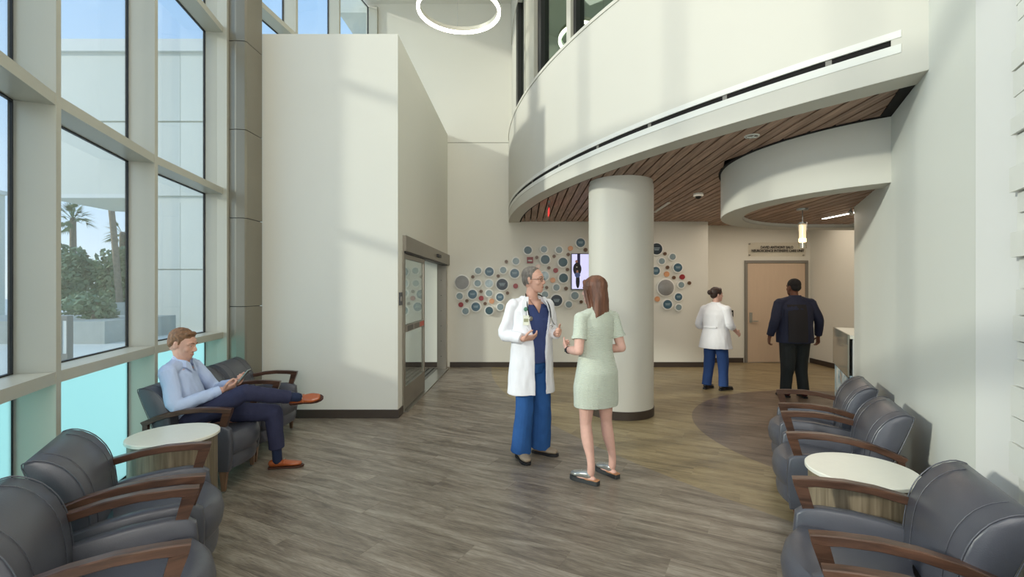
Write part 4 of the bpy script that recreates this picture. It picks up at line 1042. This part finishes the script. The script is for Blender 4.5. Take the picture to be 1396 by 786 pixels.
remeshed(m, 'white_coat', COATW, doc, .0055, 3, .012, 10)
lap = MB()
for s in (-1, 1):
    lap.loops([[(s*a, y+o2, z) for a, y, o2 in ((x0, y0, .006), (x1, y1, .010), (x1, y1, -.004), (x0, y0, -.008))] for x0, y0, x1, y1, z in ((.075, .062, .115, .045, 1.51), (.098, .098, .155, .078, 1.45), (.118, .123, .172, .098, 1.37), (.105, .141, .150, .126, 1.27), (.078, .152, .086, .150, 1.16))])
lap.build('coat_lapel', COATW, doc)
pk = MB(); pk.box(.10, .19, .140, .150, .80, .96, Matrix.Rotation(math.radians(-24), 4, 'Z') @ Matrix.Translation((0.0, .05, 0))); 
CLOG = paint('taupe_clog_leather', (150, 134, 114), .6, var=.08)
def place_shoes(root, legs, mat, sole, names=('clog', 'sole'), w=.048, h=.07, back=.085, fwd=.185, up0=.018):
    for kn, an, td in legs:
        td = V(td).normalized(); a = V(an); b0 = a-td*back; b1 = a+td*fwd; b0.z = b1.z = up0
        mm = MB(); shoe(mm, b0, b1, w, h); o_ = remeshed(mm, names[0], mat, root, .005, 3)
        b0.z = b1.z = 0; flatsole(b0, b1, w*.98, up0+.006, names[1], sole, o_)
place_shoes(doc, dlegs, CLOG, BLKP, ('clog', 'clog_sole'), .052, .078)
# stethoscope and badge (hang on the doctor, top level)
def world_from(root_loc, rz, p): return Matrix.Rotation(rz, 3, 'Z') @ V(p)+V(root_loc)
st = empty('stethoscope', (.075, 4.49, 0), D_RZ); tag(st, 'black stethoscope draped around the neck of the person in the white coat', 'stethoscope')
MB().sweep([(.10, .125, 1.335), (.115, .125, 1.40), (.105, .09, 1.46), (.075, .02, 1.525), (0, -.085, 1.535), (-.085, .01, 1.525), (-.115, .09, 1.46), (-.125, .122, 1.40), (-.118, .150, 1.32)], .0055, seg=8, sub=6).build('tubing', BLKP, st)
MB().sweep([(-.118, .150, 1.32), (-.14, .155, 1.27), (-.165, .145, 1.25)], .004, seg=8).build('ear_tube', STEEL, st); MB().sweep([(-.118, .150, 1.32), (-.10, .165, 1.26), (-.12, .175, 1.235)], .004, seg=8).build('ear_tube', STEEL, st)
cp = MB(); cp.ell((.10, .150, 1.315), (.022, .009, .022)); cp.build('chest_piece', STEEL, st)
bd = empty('id_badge', (.075, 4.49, 0), D_RZ); tag(bd, 'pale id badge with round green clip on the white coat pocket', 'badge')
MB().ell((.140, .128, 1.40), (.020, .007, .020)).build('badge_reel', paint('badge_green', (98, 150, 128)), bd)
Mb = Matrix.Translation((.143, .140, 1.30)) @ Matrix.Rotation(math.radians(-38), 4, 'Z')
MB().box(-.027, .027, -.002, .002, -.045, .045, Mb).build('badge_card', paint('badge_card', (222, 222, 206)), bd, smooth=False)
MB().box(-.02, .02, .002, .003, -.015, .015, Mb).build('badge_photo', paint('badge_photo', (150, 150, 120)), bd, smooth=False)
MB().sweep([(.140, .135, 1.385), (.143, .142, 1.345)], .002, seg=6).build('badge_cord', BLKP, bd)

# --- woman in the pale green dress
W_RZ = math.radians(30); ws = .94
wlegs = [((.125, .02, .475), (.165, -.01, .085), (-.05, 1, 0)), ((-.085, .03, .475), (-.085, -.04, .085), (-.35, .9, 0))]
warms = [((.215, -.07, 1.09), (.14, .15, 1.05)), ((-.222, -.06, 1.09), (-.17, .17, 1.07))]
wh = (((-.5, .8, .1), (-.5, -.2, .3), (0, .2, 1), .6), ((.25, .8, .3), (.5, 0, .3), (0, .2, 1), .6))
wom, hc, Rm = standing('person', (.60, 3.96, 0), W_RZ, ws, wlegs, warms, headrot=math.radians(22), girth=.98, hands=wh, skin=SKIN2, shoulder=.175, jaw=.92, legr=1.0, foot=(.036, .050), ears=False)
tag(wom, 'person with auburn hair in pale green knitted dress, seen from behind facing the doctor', 'person')
face_bits(wom, hc, Rm, ws, paint('auburn_brow', (110, 66, 44)))
HAIRA = paint('auburn_hair', (104, 66, 46), .45, var=.45, scale=26, stretch=(1, 1, .08), bump=.5, bscale=90)
m = MB(); T = lambda x, y, z: hc+Rm @ V((x*ws, y*ws, z*ws))
m.ell(T(0, -.022, .045), (.086, .106, .092), Rm)
rings = []
for z, cy, rx, ry in ((.06, -.03, .086, .095), (0, -.045, .092, .085), (-.06, -.06, .098, .075), (-.13, -.07, .105, .062), (-.20, -.080, .118, .052), (-.245, -.084, .124, .040), (-.262, -.084, .118, .026)):
    rings.append([tuple(T(rx*math.cos(2*PI*i/28), cy+ry*math.sin(2*PI*i/28), z)) for i in range(28)])
m.loops(rings)
for k in range(11):
    xx = -.105+.021*k; zz = -.262-.022*((k*7) % 4)/3
    m.sweep([T(xx*.85, -.085, -.19), T(xx*1.05, -.088, -.24), T(xx*1.22, -.086, zz-.018)], [(.013, .020), (.011, .016), (.004, .006)], seg=8)
for s in (-1, 1): m.sweep([T(s*.045, .065, .085), T(s*.080, .040, .03), T(s*.088, .015, -.06), T(s*.09, -.01, -.15)], [.018, .016, .018, .016], seg=8)
remeshed(m, 'hair', HAIRA, wom, .0055, 2, .004, 45)
def knit_mat():
    m, nt, b = nodes('pale_green_knit'); N, L = nt.nodes, nt.links
    t = N.new('ShaderNodeTexCoord'); w1 = N.new('ShaderNodeTexWave'); w1.bands_direction = 'Z'; w1.inputs['Scale'].default_value = 26; w1.inputs['Distortion'].default_value = 1.2; w1.inputs['Detail'].default_value = 2; w1.inputs['Detail Scale'].default_value = 6
    L.new(t.outputs['Object'], w1.inputs[0]); r = N.new('ShaderNodeValToRGB'); L.new(w1.outputs[0], r.inputs[0])
    r.color_ramp.elements[0].color = (*lin((178, 186, 170)), 1); r.color_ramp.elements[1].color = (*lin((206, 212, 197)), 1)
    L.new(r.outputs[0], b.inputs['Base Color']); b.inputs['Roughness'].default_value = .9; b.inputs['Sheen Weight'].default_value = .2
    bp = N.new('ShaderNodeBump'); bp.inputs['Strength'].default_value = .5; bp.inputs['Distance'].default_value = .004; L.new(w1.outputs[0], bp.inputs['Height']); L.new(bp.outputs[0], b.inputs['Normal']); return m
KNIT = knit_mat()
m = MB()
m.slices([(.615, .01, .01, .205, .145), (.66, .01, .008, .208, .148), (.78, 0, .0, .205, .150), (.90, 0, -.012, .190, .145), (1.0, 0, -.005, .165, .125), (1.08, 0, 0, .152, .112), (1.18, 0, .003, .158, .115), (1.28, 0, 0, .166, .115), (1.34, 0, -.005, .165, .10), (1.385, 0, -.012, .125, .082), (1.415, 0, -.014, .078, .066), (1.445, 0, -.010, .062, .060)])
for sx_, (el, wr) in zip((1, -1), warms):
    sh = V((sx_*.166, -.012, 1.345)); m.ell(sh, (.056, .058, .053)); e2 = V(el); m.sweep([V((sx_*.06, -.014, 1.395)), sh], [(.052, .036), (.056, .047)], seg=16); m.sweep([sh, sh.lerp(e2, .35), sh.lerp(e2, .62)], [.056, .056, .058], seg=18, cap='flat')
dress = remeshed(m, 'knit_dress', KNIT, wom, .0055, 3, .004, 7)
for sx_, (el, wr) in zip((1, -1), warms):
    sh = V((sx_*.170, -.012, 1.345)); e2 = V(el); a = sh.lerp(e2, .56); b = sh.lerp(e2, .66); MB().sweep([a, b], [.061, .062], seg=24, sub=1, cap='flat').build('sleeve_cuff', KNIT, wom)
SILV = paint('silver_loafer_leather', (176, 176, 170), .25, .6, var=.1)
for kn, an, td in wlegs:
    td = V(td).normalized(); a = V(an); b0 = a-td*.012; b1 = a+td*.195; b0.z = b1.z = .030
    mm = MB(); shoe(mm, b0, b1, .051, .072); o_ = remeshed(mm, 'mule', SILV, wom, .005, 2)
    b0 = a-td*.072; b0.z = b1.z = 0; flatsole(b0, b1, .048, .034, 'mule_sole', paint('charcoal_sole', (58, 60, 60)), o_)
    b0.z = b1.z = .034; flatsole(b0, b0+td*.13, .042, .005, 'insole', paint('tan_insole', (186, 132, 92)), o_)
    MB().sweep([a+td*.06+V((-.03, 0, -.005)), a+td*.085+V((0, 0, .008)), a+td*.06+V((.03, 0, -.005))], .004, seg=8).build('mule_strap', STEEL, o_)
wt = empty('wristwatch', (.60, 3.96, 0), W_RZ); tag(wt, 'small dark wristwatch on the left wrist of the woman in green', 'watch')
MB().sweep([V((-.182, .125, 1.072)), V((-.178, .145, 1.071))], .031, seg=20, sub=1, cap='flat').build('watch_band', BLKP, wt)
MB().box(-.215, -.207, .122, .148, 1.058, 1.085).build('watch_case', BLKP, wt, smooth=False)

# --- nurse in short white coat
N_RZ = math.radians(-56); ns = .895
nlegs = [((.10, .04, .45), (.12, .03, .08), (.2, 1, 0)), ((-.10, -.02, .45), (-.11, -.07, .08), (-.1, 1, 0))]
narms = [((.25, .0, 1.03), (.235, .185, .915)), ((-.27, -.06, 1.02), (-.24, .12, .90))]
nh = (((.2, .8, -.55), (-.75, .2, -.3), (0, .55, .6), .28), ((.2, .8, -.4), (.6, .1, -.3), (0, .5, .8), .45))
nur, hc, Rm = standing('person', (3.04, 7.55, 0), N_RZ, ns, nlegs, narms, headrot=math.radians(-26), girth=1.28, hands=nh, skin=SKIN2, shoulder=.2, jaw=.95)
tag(nur, 'dark-haired person with low bun in short white jacket and blue trousers near the beige door', 'person')
face_bits(nur, hc, Rm, ns, paint('dark_brow', (50, 34, 26)))
HAIRD = paint('dark_brown_hair', (52, 34, 28), .4, var=.35, scale=30, bump=.4, bscale=90)
m = MB(); T = lambda x, y, z: hc+Rm @ V((x*ns, y*ns, z*ns))
m.ell(T(0, -.024, .047), (.080, .100, .088), Rm); m.ell(T(0, -.06, .0), (.068, .055, .06), Rm); m.ell(T(0, -.135, .045), (.042, .038, .042), Rm)
m.sweep([T(-.06, .03, .09), T(0, .06, .105), T(.06, .03, .09)], [.02, .022, .02], seg=8)
remeshed(m, 'hair', HAIRD, nur, .005, 2, .002, 50)
trousers(nur, None, nlegs, paint('navy_blue_trousers', (38, 68, 122), .85, var=.08, scale=9), 'trousers', [(.80, 0, .13, .11), (.88, 0, .18, .135), (1.0, 0, .175, .13)], s=ns, g=1.15, hem=.082, knee_r=.085, thigh=.10)
m = MB(); m.slices([(.655, 0, -.01, .268, .222), (.72, 0, -.01, .255, .210), (.86, 0, -.005, .228, .185), (.97, 0, 0, .205, .165), (1.08, 0, 0, .208, .165), (1.18, 0, 0, .212, .160), (1.26, 0, -.008, .200, .128), (1.31, 0, -.012, .145, .095), (1.345, 0, -.01, .082, .074), (1.375, 0, -.006, .070, .068)])
for sx_, (el, wr) in zip((1, -1), narms):
    sh = V((sx_*.190, -.012, 1.272)); m.ell(sh, (.062, .064, .058)); e2 = V(el); m.sweep([V((sx_*.07, -.014, 1.33)), sh], [(.058, .040), (.062, .052)], seg=16); m.sweep([sh, sh.lerp(e2, .5), e2, e2.lerp(V(wr), .35)], [.068, .064, .058, .054], seg=18, cap='flat')
remeshed(m, 'white_jacket', COATW, nur, .0055, 3, .011, 10)
MB().sweep([(-.11, -.155, .985), (0, -.174, .985), (.11, -.155, .985)], [(.006, .018)]*3, seg=8).build('back_belt', COATW, nur)
place_shoes(nur, nlegs, paint('black_shoe', (24, 24, 28), .4), BLKP, ('shoe', 'shoe_sole'), .046, .062)

# --- man walking away
mlegs = [((.115, .05, .49), (.125, -.01, .10), (.15, 1, 0)), ((-.105, -.01, .48), (-.115, .04, .10), (-.15, 1, 0))]
marms = [((.330, -.05, 1.12), (.365, .03, .88)), ((-.320, -.05, 1.12), (-.350, .03, .88))]
mh = (((.05, .15, -1), (-.8, -.1, 0), (0, 1, 0), .35), ((-.05, .15, -1), (.8, -.1, 0), (0, 1, 0), .35))
man, hc, Rm = standing('person', (3.97, 6.99, 0), 0, .965, mlegs, marms, headrot=math.radians(12), girth=1.38, hands=mh, skin=SKIN3, shoulder=.225, jaw=1.08, headk=1.04, legr=1.15)
tag(man, 'person in navy blazer and black trousers walking away towards the beige door', 'person')
HAIRB = paint('short_black_hair', (24, 20, 20), .8, var=.3, scale=60, bump=.5, bscale=160)
face_bits(man, hc, Rm, 1.0, HAIRB)
m = MB(); T = lambda x, y, z: hc+Rm @ V((x, y, z))
m.ell(T(0, -.02, .046), (.083, .102, .088), Rm); m.ell(T(0, -.055, .0), (.074, .062, .062), Rm)
remeshed(m, 'hair', HAIRB, man, .005, 2, .0015, 80)
BLKT = paint('black_green_trousers', (34, 38, 38), .8, var=.15, scale=8)
trousers(man, None, mlegs, BLKT, 'trousers', [(.80, 0, .14, .11), (.86, 0, .185, .14), (.95, 0, .185, .14)], s=.965, g=1.2, hem=.080, knee_r=.085, thigh=.105)
NAVJ = paint('navy_blazer_cloth', (30, 34, 58), .75, var=.12, scale=7, bump=.08, bscale=120)
m = MB(); m.slices([(.80, 0, 0, .262, .185), (.90, 0, 0, .262, .190), (1.05, 0, 0, .255, .185), (1.18, 0, 0, .262, .180), (1.29, 0, -.005, .268, .165), (1.37, 0, -.012, .245, .125), (1.42, 0, -.014, .175, .10), (1.46, 0, -.012, .095, .080), (1.49, 0, -.008, .080, .076)])
for sx_, (el, wr) in zip((1, -1), marms):
    sh = V((sx_*.222, -.012, 1.383)); m.ell(sh, (.072, .074, .066)); e2 = V(el); m.sweep([V((sx_*.08, -.014, 1.435)), sh], [(.066, .045), (.074, .062)], seg=16); m.sweep([sh, sh.lerp(e2, .5), e2, e2.lerp(V(wr), .9)], [.080, .074, .066, .052], seg=18, cap='flat')
bz = remeshed(m, 'blazer', NAVJ, man, .006, 3, .010, 9)
vest_m = paint('charcoal_vest_panel', (34, 30, 32), .8)
rings = []
for z, ry in ((.82, .190), (.95, .192), (1.1, .187), (1.25, .176), (1.36, .140)):
    w = .13
    o_ = [(x_, -(ry+.006)*math.sqrt(max(.05, 1-(x_/.262)**2)), z) for x_ in [-w+2*w*k/8-.04 for k in range(9)]]
    rings.append(o_+[(x_, y_+.010, z) for x_, y_, _ in o_[::-1]])
MB().loops(rings).build('back_panel', vest_m, man)
place_shoes(man, mlegs, paint('oxblood_shoe', (78, 34, 34), .4), BLKP, ('shoe', 'shoe_sole'), .05, .065)

# --- seated man
S_RZ = math.radians(-80); sroot = (-2.70, 3.955, 0)
sit = empty('person', sroot, S_RZ)
tag(sit, 'person in light blue shirt and navy trousers sitting cross-legged in armchair, looking at phone', 'person')
hips = V((0, -.02, .53)); chest = V((0, -.13, .82)); neck = V((0, -.135, 1.00))
rk, ra = V((.135, .40, .735)), V((-.125, .72, .625)); lk, la = V((-.13, .54, .50)), V((-.165, .56, .10))
rsh, lsh = V((.175, -.14, .925)), V((-.175, -.13, .925))
rel, rwr = V((.27, -.03, .675)), V((.085, .215, .755)); lel, lwr = V((-.27, .02, .70)), V((-.075, .235, .775))
hc = V((0, -.115, 1.125)); Rm = rotz(math.radians(-3)) @ Matrix.Rotation(math.radians(-13), 3, 'X')
m = MB()
m.sweep([V((0, -.03, .50)), V((0, -.06, .62)), V((0, -.11, .76)), V((0, -.14, .90)), V((0, -.145, .97))], [(.150, .10), (.145, .10), (.16, .105), (.15, .09), (.07, .06)], up=(0, 1, 0), seg=24)
for hp, kn, an in ((V((.09, -.0, .51)), rk, ra), (V((-.09, -.0, .51)), lk, la)):
    m.sweep([hp, hp.lerp(kn, .5), kn], [.082, .070, .052], seg=16); m.sweep([kn, kn.lerp(an, .3), kn.lerp(an, .8), an], [.050, .052, .035, .033], seg=16)
rtd = V((.05, .9, .12)).normalized(); rup = V((.75, -.12, .62)).normalized(); rup = (rup-rtd*rup.dot(rtd)).normalized()
shoe(m, ra-rtd*.03-rup*.05, ra+rtd*.14-rup*.05, .032, .036, rup)
ltd = V((-.05, 1, 0)).normalized(); shoe(m, V((la.x, la.y-.05, .015)), V((la.x, la.y-.05, .015))+ltd*.18, .032, .036)
for sh, el, wr, hd in ((rsh, rel, rwr, ((-.45, .8, .25), (-.5, -.2, .7), (.1, .45, .8), .62)), (lsh, lel, lwr, ((.35, .8, .25), (.5, -.2, .7), (-.1, .45, .8), .62))):
    m.ell(sh, (.056, .055, .054)); m.sweep([V((0, -.14, .93)).lerp(sh, .3), sh], [.045, .045], seg=14); arms_mb(m, sh, el, wr); add_hand(m, wr, *hd)
m.sweep([(0, -.145, .93), (0, -.12, 1.01), hc+V((0, -.02, -.05))], [.062, .057, .055], seg=16)
add_head(m, hc, Rm, 1.0)
remeshed(m, 'body', SKIN, sit, .0048, 3)
face_bits(sit, hc, Rm, 1.0, paint('sandy_brow', (120, 84, 58)))
HAIRS = paint('short_sandy_hair', (120, 86, 58), .6, var=.4, scale=50, bump=.5, bscale=130)
m = MB(); T = lambda x, y, z: hc+Rm @ V((x, y, z))
m.ell(T(0, -.022, .052), (.080, .098, .086), Rm); m.ell(T(0, -.055, .012), (.073, .06, .068), Rm)
m.sweep([T(-.045, .040, .098), T(0, .056, .102), T(.045, .040, .098)], [.018, .020, .018], seg=8)
for s in (-1, 1): m.sweep([T(s*.070, -.0, .05), T(s*.074, .005, .02), T(s*.074, .0, -.0)], [.012, .008, .006], seg=8)
remeshed(m, 'hair', HAIRS, sit, .005, 2, .004, 55)
SHIRT = paint('light_blue_shirt', (182, 197, 226), .75, var=.03, scale=5, bump=.08, bscale=160, spec=.2)
m = MB()
m.sweep([V((0, -.04, .50)), V((0, -.06, .60)), V((0, -.10, .72)), V((0, -.135, .86)), V((0, -.145, .945)), V((0, -.14, .99))], [(.165, .118), (.170, .122), (.178, .122), (.172, .108), (.12, .08), (.068, .066)], up=(0, 1, 0), seg=28)
for sh, el, wr in ((rsh, rel, rwr), (lsh, lel, lwr)):
    m.ell(sh, (.064, .064, .058)); m.sweep([V((0, -.14, .975)).lerp(sh, .3), sh], [(.066, .058), (.064, .060)], seg=16); m.sweep([sh, sh.lerp(el, .5), el, el.lerp(wr, .5), el.lerp(wr, .93)], [.068, .064, .058, .048, .040], seg=18, cap='flat')
remeshed(m, 'shirt', SHIRT, sit, .0052, 3, .012, 12)
m = MB()
for s in (-1, 1): m.loops([[(s*x, y, z) for x, y, z in q] for q in ([(.058, -.175, 1.005), (.066, -.185, .965), (.058, -.180, .960)], [(.070, -.13, 1.015), (.085, -.13, .965), (.074, -.13, .962)], [(.055, -.065, 1.0), (.075, -.055, .945), (.062, -.055, .942)], [(.018, -.05, .975), (.038, -.022, .905), (.022, -.024, .905)])])
m.build('shirt_collar', SHIRT, sit)
for wr, el in ((rwr, rel), (lwr, lel)): MB().sweep([el.lerp(wr, .80), el.lerp(wr, .95)], [.045, .042], seg=20, sub=1, cap='flat').build('shirt_cuff', SHIRT, sit)
CHINO = paint('navy_chino', (52, 54, 78), .8, var=.07, scale=8, bump=.06, bscale=150, spec=.2)
m = MB(); m.ell((0, -.03, .52), (.172, .135, .095))
m.sweep([V((.09, -.02, .525)), V((.10, .20, .625)), rk], [(.098, .09), (.09, .085), (.070, .070)], seg=18); m.sweep([rk, rk.lerp(ra, .5), rk.lerp(ra, .86)], [.070, .062, .056], seg=18, cap='flat')
m.sweep([V((-.09, -.02, .525)), V((-.11, .25, .52)), lk], [(.098, .09), (.088, .084), (.072, .072)], seg=18); m.sweep([lk, lk.lerp(la, .5), lk.lerp(la, .80)], [.072, .066, .064], seg=18, cap='flat')
remeshed(m, 'trousers', CHINO, sit, .0055, 3, .010, 12)
m = MB()
SOCK = paint('navy_sock', (26, 38, 66), .9)
MB().sweep([lk.lerp(la, .72), la+V((0, 0, -.03))], [.040, .040], seg=16).build('sock', SOCK, sit); MB().sweep([rk.lerp(ra, .80), ra+rtd*.02], [.040, .040], seg=16).build('sock', SOCK, sit)
LOAF = paint('cognac_loafer_leather', (160, 82, 40), .3, var=.12, scale=9, coat=.2)
TSOLE = paint('brown_sole', (70, 40, 28), .5)
for hl, td, up in ((V((la.x, la.y-.075, .012)), ltd, V((0, 0, 1))), (ra-rtd*.075-rup*.068, rtd, rup)):
    mm = MB(); shoe(mm, hl, hl+td*.285, .047, .066, up); o_ = remeshed(mm, 'loafer', LOAF, sit, .005, 3)
    flatsole(hl-up*.010, hl-up*.010+td*.29, .046, .014, 'loafer_sole', TSOLE, o_, up)
    sd = td.cross(up); c = hl+td*.13+up*.058
    MB().sweep([c-sd*.04-up*.02, c+up*.006, c+sd*.04-up*.02], [(.010, .003)]*3, seg=8, up=up).build('loafer_strap', LOAF, o_)
    MB().sweep([c-sd*.014+up*.008, c+sd*.014+up*.008], .004, seg=8, sub=1).build('loafer_bit', STEEL, o_)
MB().sweep([V((.16, -.08, .595)), V((.12, .07, .60)), V((0, .075, .60)), V((-.12, .06, .60))], [(.016, .004)]*4, seg=8, up=(0, 0, 1)).build('belt', paint('brown_belt', (112, 62, 36), .4), sit)
ph = empty('smartphone', sroot, S_RZ); tag(ph, 'slim smartphone held in both hands by the seated man', 'phone')
Mp = Matrix.Translation((.0, .345, .845)) @ Matrix.Rotation(math.radians(-38), 4, 'X')
MB().box(-.036, .036, -.004, .004, -.072, .072, Mp).build('phone_case', STEEL, ph, smooth=False)
MB().box(-.033, .033, -.0055, -.004, -.068, .068, Mp).build('phone_screen', paint('phone_glass', (20, 22, 28), .08), ph, smooth=False)
